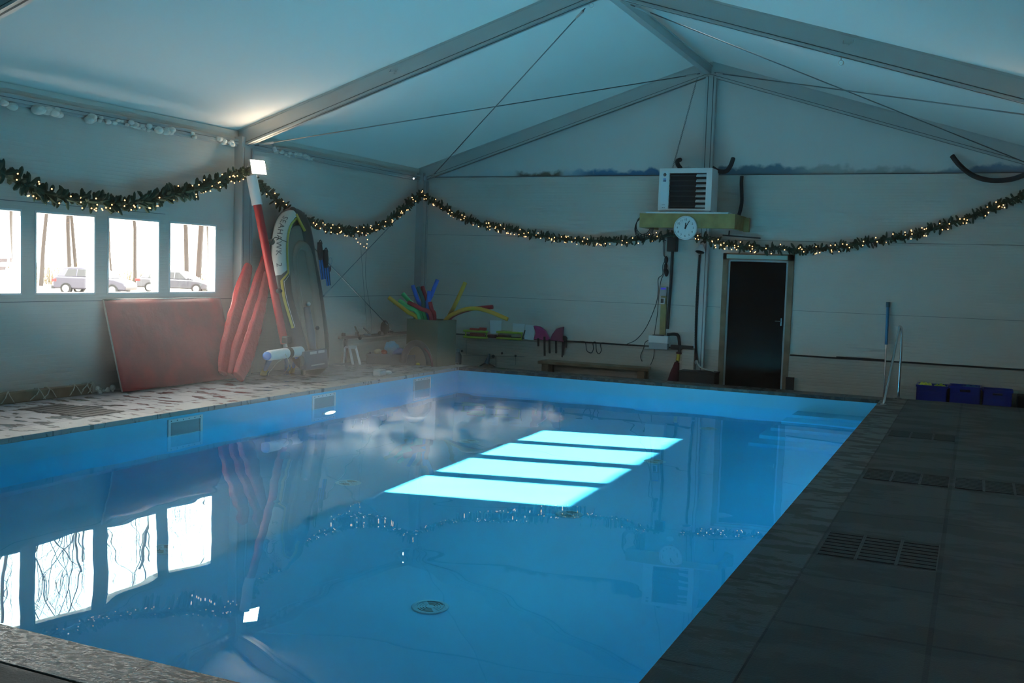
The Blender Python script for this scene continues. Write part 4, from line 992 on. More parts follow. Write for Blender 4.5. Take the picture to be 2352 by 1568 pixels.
lump(c0_+dx*.52+v(0, -.02, .19), .12, pmat('mid_blue_toy', (.04, .16, .50), .35), 'mid blue crumpled inflatable in the right half of the low crate', 4, (1.2, .8, .6))
tag(MB().ball(at(962, 836, 'x', -.62), .042, 16, 10, (1.2, 1, .75)).build('ball', pmat('yellow_ball', (.75, .62, .05), .4), smooth=True), 'small yellow ball on the floor in front of the cardboard box', 'ball')
e = empty('swim_ring', (-.75, -.35, 0), 'dark swim ring leaning on the front of the cardboard box', 'swim ring')
c_ = at(956, 830, 'x', -.70); pts = []
for k in range(15):
    g = math.pi*k/14; pts.append(at(956-30*math.cos(g), 838-50*math.sin(g), 'y', -.52))
for p in pts: p.z = max(p.z, .06)
MB().tube(pts, .055, 12).build('tube', pmat('dark_ring', (.02, .015, .02), .4), e, smooth=True)
pts2 = [at(975, 800, 'y', -.58), at(985, 812, 'y', -.59), at(991, 828, 'y', -.60), at(993, 842, 'y', -.60)]
MB().tube(bez(pts2, 5), .016, 8).build('red_handle', M['dkred'], e, smooth=True)
# black bundle, sticks and tools on the ledge
e = empty('pump', (-1.65, .4, .43), 'black rounded foot pump on the dark ledge of the left wall', 'pump')
c_ = at(884, 752, 'x', -1.66)
m = MB(); m.ball(c_, .12, 14, 10, (.6, .75, 1.05)); m.build('bellows', M['rubber'], e, smooth=True)
m = MB(); m.cyl(at(872, 765, 'x', -1.68), at(900, 763, 'x', -1.68), .035, 10); m.build('base', M['black'], e, smooth='auto')
MB().ball(at(893, 762, 'x', -1.60), .018, 8, 6).build('nozzle', M['white'], e, smooth=True)
e = empty('hand_tool', at(822, 765, 'x', -1.68), 'wooden handled tool leaning on the dark ledge, left one', 'tool', 'tools on the left ledge')
MB().cyl(at(815, 749, 'x', -1.66), at(828, 778, 'x', -1.64), .013, 8).build('handle', M['timber_dark'], e, smooth='auto'); MB().ball(at(827, 776, 'x', -1.64), .03, 8, 6).build('head', M['black'], e, smooth=True)
e = empty('hand_tool', at(842, 765, 'x', -1.68), 'small dark bracket shaped tool lying on the dark ledge, right one', 'tool', 'tools on the left ledge')
m = MB(); m.tube([at(835, 753, 'x', -1.66), at(843, 760, 'x', -1.66), at(851, 768, 'x', -1.66)], .012, 6); m.build('handle', M['black'], e); m = MB(); m.tube([at(836, 768, 'x', -1.66), at(851, 769, 'x', -1.66)], .016, 6); m.build('head', M['grey_pl'], e)
e = empty('step_stool', (-1.6, -.3, 0), 'small white plastic step frame standing below the dark ledge', 'step stool')
w0, w1, w2, w3 = at(792, 794, 'x', -1.60), at(816, 794, 'x', -1.55), at(827, 832, 'x', -1.32), at(811, 832, 'x', -1.36)
for p in (w2, w3): p.z = .012
m = MB(); m.bar(at(802, 795, 'x', -1.52), w3, .035, .02); m.bar(w1, w2, .035, .02); m.bar(at(802, 797, 'x', -1.52), at(815, 797, 'x', -1.50), .05, .05); m.build('front_frame', M['white_foam'], e)
p_a = at(793, 797, 'x', -1.60); p_b = v(p_a.x-.02, p_a.y, .012)
m = MB(); m.bar(p_a, p_b, .03, .02); m.bar(p_a, at(804, 797, 'x', -1.52), .04, .03); m.build('rear_frame', M['white_foam'], e)
e = empty('goggles_case', at(880, 862, 'z', 0), 'small silvery packet lying on the left coping near the back corner', 'packet')
p0_ = at(878, 862, 'z', .0); m = MB(); m.box(p0_+v(-.07, -.16, 0), p0_+v(.06, .02, .085)); o = m.build('case', M['grey_pl'], e, bevel=.02); MB().ball(p0_+v(.02, .13, .035), .05, 10, 7, (1, 1.3, .6)).build('strap', M['white'], e, smooth=True); MB().box(p0_+v(-.06, -.15, .086), p0_+v(.05, .01, .092)).build('lid', M['white'], e)

# ---- back wall ledge: foam frames, papers, fins
def BY(px, py, y=YB-.09): return at(px, py, 'y', y)
def foam_frame(x0, x1, yt, yb, label):
    e = empty('foam_hurdle', BY(x0, yb), label, 'foam frame', 'lime foam frames on the back ledge')
    A_, B2, C2, D2 = BY(x0, yb), BY(x1, yb+3), BY(x1, yt+3), BY(x0, yt)
    MB().bar(A_, B2, .10, .035).build('lower_rail', M['lime'], e, bevel=.01); MB().bar(D2, C2, .10, .035).build('upper_rail', M['lime'], e, bevel=.01)
    m = MB(); m.bar(A_.lerp(B2, .07), D2.lerp(C2, .07), .02, .02, (0, 1, 0)); m.bar(A_.lerp(B2, .97), D2.lerp(C2, .97), .02, .02, (0, 1, 0)); m.build('uprights', M['lime'], e); return e
foam_frame(1066, 1119, 759, 773, 'lime yellow foam frame next to the cardboard box'); foam_frame(1142, 1200, 762, 776, 'lime yellow foam frame below the white papers')
def block(p, q, mat, label, name='foam_block', d=.06, y=YB-.10, group='red foam blocks on the back ledge', cat='foam block'):
    a, b_ = BY(*p, y), BY(*q, y); return tag(MB().box((a.x, y-d/2, min(a.z, b_.z)), (b_.x, y+d/2, max(a.z, b_.z))).build(name, mat, bevel=.006), label, cat, group)
block((1080, 757.5), (1101, 754), pmat('coral_foam', (.55, .06, .04), .6), 'thin coral red foam block on top of the left lime frame'); block((1102, 758), (1117, 752.5), pmat('bright_red_foam', (.62, .04, .03), .6), 'bright red foam block at the right end of the left lime frame')
block((1081, 770.5), (1113, 766), pmat('dull_red_foam', (.30, .04, .03), .6), 'dull red foam strip between the rails of the left lime frame'); block((1122, 775), (1140, 769), M['dkred'], 'dark red foam block between the two lime frames'); block((1144, 773), (1173, 770), pmat('brown_strip', (.12, .05, .03), .6), 'brown strip inside the right lime frame')
def paper(q, label, tilt=0):
    pts = [BY(x, y, YB-.06+tilt) for x, y in q]; return tag(MB().prism(pts, (0, .004, 0)).build('paper_sheet', M['paper']), label, 'paper', 'papers propped on the back ledge')
paper([(1126, 766), (1151, 767), (1152, 736), (1125, 735)], 'lined white paper leaning above the red block'); paper([(1177, 764), (1203, 768), (1206, 744), (1178, 742)], 'white sheet standing right of the lined paper', -.01); paper([(1204, 779), (1226, 781), (1230, 747), (1207, 745)], 'white sheet with text, farthest right beside the purple fin', -.02)
tag(MB().bar(BY(1199, 780, YB-.12), BY(1206, 758, YB-.10), .02, .02).build('marker_pen', M['black']), 'black marker standing between the two right papers', 'pen')
# wire rack below the ledge
e = empty('wire_rack', BY(1066, 845), 'thin wire rack fixed to the lower back wall right of the cardboard box', 'rack')
m = MB(); W_ = lambda *a: BY(*a, YB-.06)
m.tube([W_(1064, 816), W_(1140, 817), W_(1205, 819)], .004, 5); m.tube([W_(1071, 780), W_(1071, 815)], .004, 5); m.tube([W_(1064, 837), W_(1088, 841)], .004, 5); m.tube([W_(1139, 817), W_(1139, 842)], .004, 5); m.tube([W_(1184, 818), W_(1184, 838)], .004, 5)
m.build('wires', M['cable_steel'], e)
m = MB()
for x, y in ((1061, 806), (1153, 811), (1184, 817)): m.ball(W_(x, y), .022, 8, 6)
m.build('hooks', M['black'], e)
e = empty('water_bottle', BY(1052, 830, YB-.25), 'grey bottle with a pale cap standing right of the cardboard box', 'bottle')
c_ = BY(1051, 836, YB-.28); 
c_.z = max(c_.z, ZB); MB().lathe([(.065, 0), (.07, .02), (.07, .16), (.045, .20), (.03, .22)], c_).build('body', pmat('bottle_grey', (.12, .16, .19), .4), e, smooth='auto'); MB().lathe([(.032, .22), (.032, .27), (.0, .28)], c_).build('cap', M['grey_pl'], e, smooth='auto')
e = empty('pool_brush', BY(1118, 843), 'curved pool brush head with a short blue handle on the lower back wall', 'brush')
m = MB(); m.tube(bez([BY(1097, 846), BY(1106, 838), BY(1118, 834), BY(1130, 838), BY(1141, 845)], 6), .013, 8); m.build('curved_bar', M['black'], e, smooth=True)
MB().tube([BY(1118, 834), BY(1122, 822), BY(1124, 812)], [.05, .03, .018], 10).build('handle', pmat('dusty_blue', (.10, .17, .24), .5), e, smooth='auto')
MB().ball(BY(1133, 818), .03, 8, 6).build('knob', pmat('teal_knob', (.01, .10, .12), .4), e, smooth=True)
# shark fin floats
def shark(q, mat, straps, label):
    e = empty('shark_fin_float', BY(*q[0]), label, 'swim float', 'shark fin swim floats on the back ledge')
    MB().prism([BY(x, y, YB-.14) for x, y in q], (0, .07, 0)).build('fin', mat, e, bevel=.008)
    for x, y0, y1 in straps: MB().bar(BY(x, y0, YB-.15), BY(x+.5, y1, YB-.13), .035, .008, (0, 1, 0)).build('strap', M['black'], e)
shark([(1225, 779), (1230, 765), (1225, 748), (1239, 750), (1252, 760), (1262, 782)], M['pink'], ((1236, 776, 795), (1250.5, 773, 817)), 'magenta shark fin float, left one of the two')
shark([(1263, 781), (1268, 767), (1278, 755), (1293, 750), (1291, 768), (1293, 785)], pmat('dark_magenta', (.20, .02, .08), .4), ((1262, 779, 811), (1277, 783, 811)), 'darker red shark fin float, right one of the two')
e = empty('black_strap', BY(1294, 790), 'bunch of black webbing straps hanging right of the shark fins', 'strap')
m = MB(); m.ball(BY(1296, 777), .06, 10, 8, (1, .6, .8)); m.build('bundle', M['rubber'], e, smooth=True)
for x0, y0, x1, y1 in ((1293, 780, 1291, 820), (1297, 780, 1293, 816), (1301, 780, 1300, 798)): MB().bar(BY(x0, y0), BY(x1, y1), .025, .007, (0, 1, 0)).build('strap', M['rubber'], e)
e = empty('cable_loop', BY(1350, 790), 'black cable with two loops hanging from the ledge above the bench', 'cable')
MB().tube(bez([BY(1300, 785), BY(1338, 784), BY(1345, 788), BY(1348, 805), BY(1358, 810), BY(1363, 800), BY(1362, 788), BY(1368, 786), BY(1370, 806), BY(1376, 812), BY(1381, 804), BY(1380, 788), BY(1400, 789), BY(1430, 792)], 6), .008, 6).build('cable', M['rubber'], e, smooth=True)

# ---- low bench
e = empty('bench', (1.5, 1.5, ZB), 'low rough wooden bench standing against the lower back wall', 'bench')
p0 = at(1236, 828, 'y', 1.40); p1 = at(1490, 846, 'y', 1.40); zt_ = (p0.z+p1.z)/2
for k, (y0, y1) in enumerate(((1.38, 1.50), (1.52, 1.63), (1.65, 1.74))): MB().box((p0.x, y0, zt_-.05), (p1.x-.03*k, y1, zt_)).build('plank', M['timber_dark'], e, bevel=.006)
for x in (p0.x+.06, p1.x-.2):
    for y in (1.42, 1.62): MB().box((x, y, ZB), (x+.12, y+.08, zt_-.05)).build('leg', M['timber_dark'], e)

# ---- installation post with boxes, pipes and cables
e = empty('wall_batten', BY(1521, 770), 'vertical pale wooden batten on the back wall carrying small boxes', 'batten')
a, b_ = BY(1515, 768, YB-.03), BY(1532, 672, YB-.03); MB().box((a.x, YB-.045, a.z), (b_.x-.0, YB, b_.z)).build('board', M['timber'], e)
def wbox(px0, py0, px1, py1, d, mat, name, label, cat, y=YB, bev=.006):
    a, b_ = at(px0, py0, 'y', y-d), at(px1, py1, 'y', y-d); o = MB().box((min(a.x, b_.x), y-d, min(a.z, b_.z)), (max(a.x, b_.x), y-.001, max(a.z, b_.z))).build(name, mat, bevel=bev); return tag(o, label, cat)
e = empty('controller', BY(1522, 672), 'small grey pool controller with a lit blue display', 'controller')
a, b_ = at(1515, 679, 'y', YB-.12), at(1531, 658, 'y', YB-.12)
MB().box((a.x, YB-.11, a.z), (b_.x, YB-.046, b_.z)).build('housing', M['grey_pl'], e, bevel=.006)
MB().box((a.x+.012, YB-.114, b_.z-.05), (b_.x-.012, YB-.109, b_.z-.022)).build('display', M['display'], e)
e = empty('wall_socket', BY(1521, 692), 'white socket with dark cover below the lit controller', 'socket')
a, b_ = at(1515, 698, 'y', YB-.1), at(1526, 684, 'y', YB-.1); MB().box((a.x, YB-.08, a.z), (b_.x, YB-.046, b_.z)).build('plate', M['white'], e, bevel=.004); MB().box((a.x+.012, YB-.086, a.z+.018), (b_.x-.016, YB-.079, b_.z-.012)).build('cover', M['black'], e)
e = empty('drain_pipe', BY(1545, 700), 'black vertical pipe running down from the black box below the clock', 'pipe')
MB().tube([BY(1545, 570, YB-.06), BY(1540, 660, YB-.06), BY(1533, 755, YB-.06)], .024, 10).build('pipe', M['black'], e, smooth='auto')
a, b_ = at(1531, 577, 'y', YB-.16), at(1553, 545, 'y', YB-.16); MB().box((a.x, YB-.16, a.z), (b_.x, YB-.01, b_.z)).build('junction', M['black'], e, bevel=.006)
e = empty('junction_box', BY(1515, 780), 'white junction box with a lid, at the foot of the wooden batten', 'junction box')
a, b_ = at(1490, 787, 'y', YB-.16), at(1533, 772, 'y', YB-.16); MB().box((a.x, YB-.15, a.z-.10), (b_.x, YB-.05, a.z)).build('body', M['grey_pl'], e, bevel=.006); MB().box((a.x-.01, YB-.16, a.z), (b_.x+.01, YB-.04, b_.z)).build('lid', M['white'], e, bevel=.01)
MB().box((a.x+.05, YB-.13, b_.z), (b_.x-.08, YB-.07, b_.z+.012)).build('latch', M['black'], e)
e = empty('elbow_pipe', BY(1555, 790), 'black elbow pipe with a yellow union, dropping beside the junction box', 'pipe')
MB().tube(bez([BY(1533, 768, YB-.08), BY(1548, 767, YB-.08), BY(1557, 770, YB-.08), BY(1560, 782, YB-.09), BY(1561, 800, YB-.10), BY(1559, 815, YB-.12)], 6), .026, 12).build('pipe', M['black'], e, smooth='auto')
MB().cyl(BY(1559, 812, YB-.12), BY(1556, 831, YB-.14), .03, 12).build('union', M['yellow'], e, smooth='auto'); MB().cyl(BY(1559.5, 809, YB-.12), BY(1559, 812.5, YB-.12), .045, 14).build('collar', M['dkred'], e, smooth='auto')
e = empty('closed_parasol', BY(1548, 850, YB-.2), 'dark red closed fabric cone standing below the yellow pipe union', 'parasol')
a = BY(1555, 832, YB-.18); b_ = at(1546, 874, 'y', YB-.25); b_.z = ZB; MB().tube([a, a.lerp(b_, .5), b_], [.04, .075, .10], 12).build('fabric', M['dkred'], e, smooth='auto'); MB().cyl(a, a+v(.005, 0, .03), .02, 8).build('tip', M['black'], e)
tag(MB().box((BY(1541, 797).x, YB-.12, BY(1541, 797).z-.03), (BY(1592, 797).x, YB-.04, BY(1541, 797).z+.04)).build('conduit', M['black'], bevel=.006), 'thick black horizontal conduit between elbow pipe and centre post', 'conduit')
e = empty('utility_cabinet', BY(1580, 830), 'low white ribbed utility cabinet left of the centre post', 'cabinet')
a, b_ = at(1565, 850, 'y', YB-.2), at(1592, 803, 'y', YB-.2); MB().box((a.x, YB-.2, ZB), (b_.x+.02, YB-.04, b_.z)).build('body', M['panel_low'], e, bevel=.005); MB().box((a.x-.01, YB-.21, b_.z), (b_.x+.03, YB-.04, b_.z+.02)).build('lid', M['black'], e)
e = empty('floor_box', (3.4, 1.45, ZB), 'wide low black box on the floor between parasol and door', 'box')
a, b_ = at(1560, 852, 'y', 1.35), at(1641, 882, 'y', 1.35); MB().box((a.x, 1.34, ZB), (b_.x, 1.66, a.z-.01)).build('body', M['black'], e, bevel=.008); MB().box((a.x-.01, 1.33, a.z-.01), (b_.x+.01, 1.67, a.z+.012)).build('lid', M['black'], e, bevel=.006)
e = empty('hose', (3.6, 1.5, .1), 'pale flexible hose curling from the centre post onto the black floor box', 'hose')
MB().tube(bez([at(1601, 828, 'y', 1.60), at(1604, 838, 'y', 1.5), at(1614, 846, 'y', 1.42), at(1630, 850, 'y', 1.40), at(1639, 852, 'y', 1.45)], 6), .012, 8).build('hose', M['rope'], e, smooth=True); MB().ball(at(1600, 832, 'y', 1.60), .04, 8, 6).build('coupling', M['grey_pl'], e, smooth=True)
e = empty('corrugated_hose', BY(1600, 700), 'dark corrugated hose running down beside the centre post', 'hose')
pts = bez([BY(1607, 585, YB-.15), BY(1603, 640, YB-.14), BY(1599, 720, YB-.14), BY(1598, 790, YB-.14), BY(1600, 828, YB-.20)], 24)
MB().tube(pts, [.016 if k % 2 else .021 for k in range(len(pts))], 8).build('hose', M['rubber'], e, smooth='auto')
tag(MB().tube([BY(1622, 560, YB-.03), BY(1618, 700, YB-.03), BY(1614, 835, YB-.04)], .015, 8).build('water_pipe', M['steel'], smooth='auto'), 'slim pale pipe running down just right of the centre post', 'pipe')
e = empty('speaker', BY(1610, 572), 'small white cone speaker on the centre post below the clock', 'speaker')
c_ = BY(1609, 572, YB-.25); d = v(-.1, -.3, -1).normalized(); MB().lathe([(.03, -.07), (.085, .03), (.085, .045)], c_, d, 18).build('cone', M['white'], e, smooth='auto'); MB().lathe([(.075, .04), (.072, .055), (.05, .065), (0, .066)], c_, d, 18).build('mouth', M['black'], e); MB().cyl(c_, v(c_.x+.02, YB-.11, c_.z+.04), .014, 8).build('bracket', M['steel'], e)
def wirecable(pts, label, y=YB-.05, r=.006, name='power_cable'):
    o = MB().tube(bez([BY(px, py, y) for px, py in pts], 6), r, 6).build(name, M['rubber'], smooth=True); return tag(o, label, 'cable', 'black cables around the batten')
wirecable([(1524, 555), (1524, 585), (1530, 592), (1522, 610), (1522, 630), (1512, 640), (1512, 668), (1506, 700), (1485, 750), (1462, 779), (1440, 790)], 'black cable swinging down left from the batten to the ledge')
wirecable([(1527, 555), (1527, 590), (1532, 600), (1525, 628), (1518, 645), (1513, 680), (1510, 720), (1503, 770), (1502, 815), (1494, 838)], 'black cable hanging straight past the junction box to the bench')
wirecable([(1492, 780), (1482, 786), (1478, 800), (1471, 818), (1475, 830)], 'short black cable curling from the junction box down to the bench')
e = empty('plug_cluster', BY(1530, 610), 'black cluster of plugs taped to the pipe below the clock', 'plugs')
for px, py, r_ in ((1530, 597, .05), (1529, 612, .045), (1531, 626, .05), (1527, 621, .035)): MB().ball(BY(px, py, YB-.09), r_, 10, 8, (.7, .8, 1.3)).build('plug', M['rubber'], e, smooth=True)

# ---- heater, timber console, clock
SY0 = 1.00
e = empty('shelf_console', (4, SY0, 2.5), 'timber console of two stacked beams carrying the fan heater', 'shelf')
a, b_ = at(1468, 522, 'y', SY0), at(1689, 491, 'y', SY0)
MB().box((a.x, SY0, a.z), (b_.x, SY0+.08, b_.z)).build('front_beam', M['timber'], e, bevel=.005)
c_ = at(1722, 531, 'y', YB-.10)
MB().box((b_.x-.08, SY0+.08, a.z), (b_.x, YB, b_.z)).build('side_beam', M['timber'], e, bevel=.005); MB().box((a.x, SY0+.08, a.z), (a.x+.08, YB, b_.z)).build('side_beam', M['timber'], e, bevel=.005)
MB().box((b_.x, YB-.20, a.z-.02), (c_.x, YB-.10, b_.z-.02)).build('rear_beam', M['timber'], e, bevel=.005)
a2, b2 = at(1484, 491, 'y', SY0), at(1673, 488, 'y', SY0)
MB().box((a2.x, SY0+.0, b_.z), (b2.x, YB, b_.z+.022)).build('top_sheet', M['white'], e)
zb_ = b_.z+.022
p = BY(1660, 540, YB-.12); q = BY(1747, 547, YB-.06); m = MB(); m.bar(p, q, .04, .02); m.bar(p+v(.1, 0, 0), v(p.x+.1, YB-.1, a.z), .02, .02); m.build('bracket', M['black'], e)
e2 = empty('fan_heater', (4, 1.2, 2.8), 'white industrial fan heater with dark louvred grille above the clock', 'heater')
HY = SY0+.10; hx0, hx1 = at(1513, 440, 'y', HY).x, at(1634, 440, 'y', HY).x; hz0, hz1 = zb_+.0, at(1570, 386, 'y', HY).z
sx = at(1536, 440, 'y', HY).x; gx1 = at(1621, 440, 'y', HY).x; gmid = at(1597, 440, 'y', HY).x
hd = .42
m = MB(); m.box((hx0, HY+.10, hz0+.03), (hx1, HY+hd, hz1)); m.box((hx0, HY, hz0+.03), (sx, HY+.10, hz1)); m.box((gx1, HY, hz0+.03), (hx1, HY+.10, hz1)); m.box((sx, HY, hz1-.075), (gx1, HY+.10, hz1)); m.box((sx, HY, hz0+.03), (gx1, HY+.10, hz0+.06)); m.build('casing', M['white'], e2)
MB().box((hx0+.02, HY+.02, hz0), (hx1-.02, HY+hd-.02, hz0+.03)).build('base_frame', M['grey_pl'], e2)
MB().box((sx, HY+.085, hz0+.06), (gx1, HY+.10, hz1-.075)).build('grille_back', M['black'], e2)
nl = 7; gz0, gz1 = hz0+.06, hz1-.075
for k in range(nl):
    z = gz0+(gz1-gz0)*(k+.5)/nl; m = MB(); m.hexa([v(sx, HY+.01, z-.02), v(gx1, HY+.01, z-.02), v(gx1, HY+.055, z+.018), v(sx, HY+.055, z+.018), v(sx, HY+.01, z-.014), v(gx1, HY+.01, z-.014), v(gx1, HY+.055, z+.024), v(sx, HY+.055, z+.024)])
    m.v = [(max(x, gmid), y, z_) for x, y, z_ in m.v]; m.build('louvre', M['white'], e2)
    MB().box((sx, HY+.012, z-.004), (gmid, HY+.04, z+.006)).build('slat', pmat('dark_slat', (.05, .055, .06), .4) if 'dark_slat' not in bpy.data.materials else bpy.data.materials['dark_slat'], e2)
m = MB()
for k in range(9):
    x = sx+.05+(gmid-sx-.06)*k/8; m.box((x, HY+.07, gz0+.02), (x+.006, HY+.084, gz1-.02))
m.build('coil', M['steel'], e2)
MB().box((sx, HY+.058, gz0), (gmid, HY+.068, gz1)).build('inner_screen', pmat('dark_screen', (.012, .013, .014), .6), e2)
lx0, lx1 = at(1518, 440, 'y', HY).x, at(1533.5, 440, 'y', HY).x
MB().box((lx0, HY-.004, hz0+.055), (lx1, HY, hz1-.045)).build('side_label', pmat('pale_label', (.72, .80, .84), .5), e2)
lc = (lx0+lx1)/2
m = MB(); m.lathe([(.026, 0), (.026, .003), (.018, .003), (.018, 0)], (lc, HY-.004, hz1-.10), (0, -1, 0), 20); m.lathe([(.012, 0), (.012, .003), (0, .003)], (lc, HY-.004, hz1-.10), (0, -1, 0), 12); m.build('logo', M['groove'], e2)
MB().box((lc-.022, HY-.007, hz1-.178), (lc+.022, HY-.004, hz1-.160)).build('blue_mark', M['blue_pl'], e2); MB().box((lc-.022, HY-.007, hz1-.208), (lc+.024, HY-.004, hz1-.186)).build('blue_mark', pmat('navy_mark', (.04, .09, .22), .5), e2)
m = MB(); m.box((lc-.03, HY-.006, hz0+.115), (lc+.02, HY-.004, hz0+.121)); m.box((lc-.025, HY-.006, hz0+.07), (lc-.008, HY-.004, hz0+.077)); m.box((lc+.004, HY-.006, hz0+.07), (lc+.02, HY-.004, hz0+.077)); m.build('caption', M['groove'], e2)
# clock
e = empty('wall_clock', at(1574, 523, 'y', SY0), 'round white wall clock showing five past twelve, hung on the timber console', 'clock')
cc_ = at(1574, 523, 'y', SY0-.03); CR = (at(1601, 523, 'y', SY0-.03)-at(1547, 523, 'y', SY0-.03)).length/2
ax_ = (0, -1, 0); o_ = v(cc_.x, SY0-.001, cc_.z)
MB().lathe([(CR, 0), (CR, .025), (CR*.97, .038), (CR*.90, .038), (CR*.87, .024), (0, .024)], o_, ax_, 48).build('case', M['white'], e, smooth='auto')
MB().lathe([(CR*.87, .0242), (CR*.87, .0262), (0, .0262)], o_, ax_, 48).build('dial', pmat('dial', (.78, .80, .80), .5), e)
yy = SY0-.001-.0275
for n_ in range(1, 13):
    cu = bpy.data.curves.new('t', 'FONT'); cu.body = str(n_); cu.size = CR*.24; cu.align_x = 'CENTER'; cu.align_y = 'CENTER'; cu.extrude = .0008
    o = bpy.data.objects.new('t', cu); col.objects.link(o); me = bpy.data.meshes.new_from_object(o.evaluated_get(bpy.context.evaluated_depsgraph_get())); bpy.data.objects.remove(o); bpy.data.curves.remove(cu)
    me.transform(Matrix.Rotation(rad(90), 4, 'X')); a = math.pi*2*n_/12
    me.transform(Matrix.Translation(v(cc_.x+math.sin(a)*CR*.68, yy, cc_.z+math.cos(a)*CR*.68))); me.materials.append(M['black'])
    o = bpy.data.objects.new('numeral', me); col.objects.link(o); o.parent = e; o.matrix_parent_inverse = e.matrix_world.inverted()
for nm, a, l, w_ in (('hour_hand', rad(2.5), .42, .016), ('minute_hand', rad(30), .66, .012)):
    d = v(math.sin(a), 0, math.cos(a)); MB().bar(v(cc_.x, yy-.002, cc_.z)-d*CR*.10, v(cc_.x, yy-.002, cc_.z)+d*CR*l, w_, .002, (0, 1, 0)).build(nm, M['black'], e)
MB().lathe([(.013, 0), (.013, .006), (0, .007)], (cc_.x, yy, cc_.z), ax_, 14).build('hub', M['black'], e)
# cable coil at the left end of the console
e = empty('cable_coil', at(1475, 525, 'y', 1.2), 'coil of black cable hanging off the left end of the timber console', 'cable')
m = MB(); c_ = at(1478, 517, 'y', 1.25)
for k in range(4): m.tube([c_+v(math.cos(g)*(.12+.012*k), .012*k, math.sin(g)*(.15+.01*k)-.02*k) for g in [6.283*j/18 for j in range(18)]], .007, 5, closed=True)
m.build('coil', M['rubber'], e, smooth=True)
MB().tube(bez([c_+v(.05, 0, -.15), at(1495, 545, 'y', 1.4), at(1510, 548, 'y', 1.6), at(1530, 552, 'y', 1.7)], 5), .007, 6).build('lead', M['rubber'], e, smooth=True)
# hoses into the gable and chain
def ghose(pts, label, r=.035):
    o = MB().tube(bez([at(px, py, 'y', y) for px, py, y in pts], 8), r, 12).build('conduit_hose', M['rubber'], smooth='auto'); return tag(o, label, 'hose', 'black hoses passing through the gable')
ghose([(1563, 386, 1.35), (1557, 378, 1.4), (1556, 370, 1.6), (1562, 367, 1.80)], 'short black hose stub rising behind the heater to the left')
ghose([(1636, 385, 1.45), (1650, 393, 1.5), (1668, 393, 1.6), (1678, 380, 1.7), (1684, 364, 1.80)], 'black hose curving from the heater up into the gable on the right')
ghose([(2187, 358, 1.80), (2205, 380, 1.74), (2235, 403, 1.72), (2275, 414, 1.70), (2320, 412, 1.66), (2352, 402, 1.6), (2375, 392, 1.5)], 'long sagging black hose at the far right below the rafter', .036)
ghose([(1704, 404, 1.74), (1703, 420, 1.74), (1704, 460, 1.74), (1701, 480, 1.72), (1697, 494, 1.70)], 'black vertical hose from the gable edge down to the timber console', .028)
e = empty('chain', at(1597, 195, 'y', 1.5), 'steel chain hanging from the ridge to the fan heater', 'chain')
a, b_ = at(1598, 192, 'y', 1.45), at(1545, 386, 'y', 1.25); nlk = 58; lk = (b_-a)/nlk; t = lk.normalized()
s1 = t.cross(v(0, 1, 0)).normalized(); s2 = t.cross(s1)
m = MB()
for k in range(nlk):
    c_ = a+lk*(k+.5); sd = s1 if k % 2 else s2; hl = lk.length*.68
    m.tube([c_+t*hl*math.cos(g)+sd*.011*math.sin(g) for g in [6.283*j/8 for j in range(8)]], .0032, 4, closed=True)
m.build('links', M['cable_steel'], e)
MB().tube([a-t*.09, a], .006, 6).build('hook', M['cable_steel'], e)
# small fittings on the rafters
def fitting(name, px, py, y, label, hook=False):
    e = empty(name, at(px, py, 'y', y), label, 'fitting', 'bolts and hooks on the nearer rafters'); p = at(px, py, 'y', y)
    if hook:
        MB().cyl(p+v(0, 0, .05), p+v(0, 0, -.02), .006, 8).build('shank', M['steel'], e); MB().tube([p+v(math.cos(g)*.026, 0, -.045+math.sin(g)*.026) for g in [6.283*j/12 for j in range(12)]], .007, 6, closed=True).build('ring', M['white'], e, smooth=True)
    else:
        MB().cyl(p+v(0, .012, 0), p+v(0, -.02, 0), .022, 6).build('nut', M['steel'], e)
        m = MB(); m.tube([p+v(-.05, .0, .03), p+v(-.05, -.03, -.01), p+v(.05, -.03, -.01), p+v(.05, 0, .03)], .006, 6); m.build('clip', M['steel'], e)
fitting('rafter_bolt', 905, 165, y2_-.155+.02, 'clip and nut on the left nearer rafter'); fitting('rafter_bolt', 1948, 99, y2_-.155+.02, 'clip and nut on the right nearer rafter')
fitting('rafter_hook', 1932, 135, y2_-.08, 'white hook ring under the right nearer rafter', True); fitting('ridge_hook', 1359, 4, y2_-.08, 'small hook under the left nearer rafter close to the ridge', True)
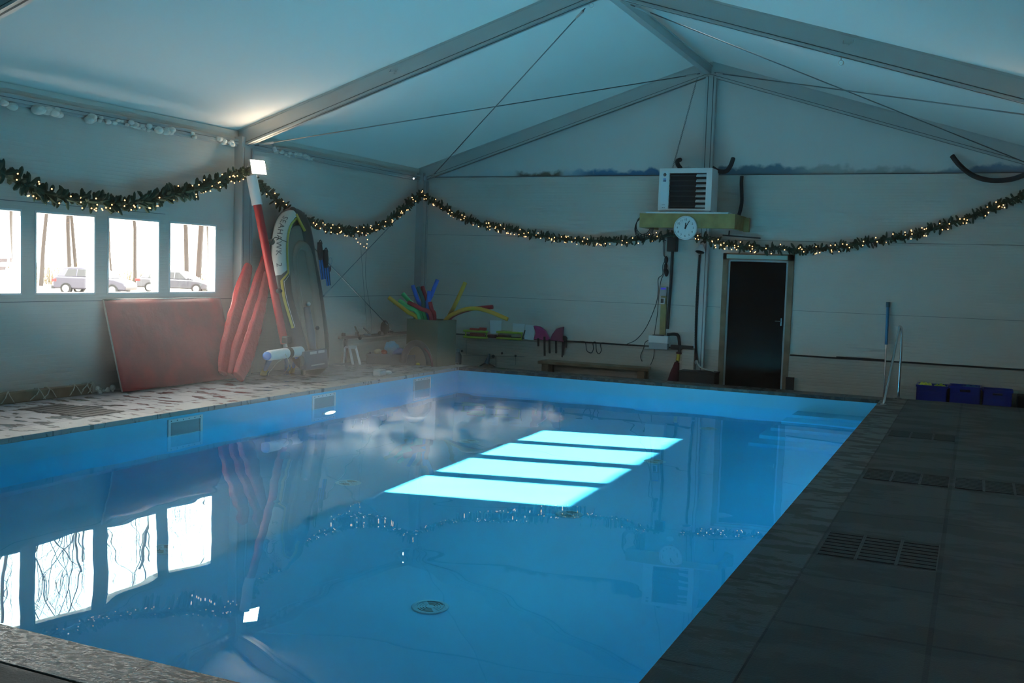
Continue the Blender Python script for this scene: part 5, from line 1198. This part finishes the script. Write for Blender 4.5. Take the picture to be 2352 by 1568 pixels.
e = empty('motion_sensor', Q(632, 342, -1.6), 'small white cylinder sensor under the eave right of the floodlight', 'sensor')
MB().cyl(Q(629, 338, -1.56), Q(633, 347, -1.54), .028, 12).build('body', M['white_foam'], e, smooth='auto'); MB().cyl(Q(628, 336, -1.58), Q(625, 331, -1.68), .014, 8).build('mount', M['grey_pl'], e)
e = empty('bullet_lamp', Q(950, 410, -1.5), 'tiny bright lamp under the eave at the back left corner', 'lamp')
MB().ball(Q(950, 410, -1.60), .014, 10, 8).build('lens', M['poollamp'], e, smooth=True); MB().cyl(Q(951, 409, -1.62), Q(955, 407, -1.70), .018, 8).build('body', M['grey_pl'], e)
MB().ball(Q(977, 409, -1.5), .035, 10, 8, (1, 1, 1.4)).build('cover', M['grey_pl'], e, smooth=True)

# ---- sub-parts under their parts
def base(n): return n.split('.')[0]
def reparent(kids, to, thing=None):
    for e in [o for o in bpy.data.objects if o.parent is None and (thing is None or base(o.name) == thing)]:
        ch = list(e.children); tg = [c for c in ch if base(c.name) == to]
        if not tg: continue
        for c in ch:
            if base(c.name) in kids: c.parent = tg[0]; c.matrix_parent_inverse = Matrix.Identity(4)
reparent(('door_handle',), 'door_leaf'); reparent(('display',), 'housing', 'controller'); reparent(('latch',), 'lid', 'junction_box')
reparent(('numeral',), 'dial', 'wall_clock'); reparent(('logo', 'blue_mark', 'caption'), 'side_label', 'fan_heater')
reparent(('label_patch', 'label_line'), 'stern_panel', 'inflatable_boat'); reparent(('white_panel', 'yellow_stripe', 'white_pinstripe', 'lettering', 'oar_holder', 'rope_ring'), 'hull', 'inflatable_boat')
reparent(('screw',), 'frame', 'skimmer'); reparent(('slots',), 'rim', 'floor_inlet')
reparent(('tail_light', 'number_plate', 'bumper', 'wing_mirror'), 'body', 'car'); reparent(('side_window', 'rear_window'), 'cabin', 'car'); reparent(('letter',), 'body', 'van')
reparent(('cover',), 'plate', 'wall_socket'); reparent(('ribs', 'rim'), 'body', 'storage_crate'); reparent(('collar',), 'union', 'elbow_pipe')
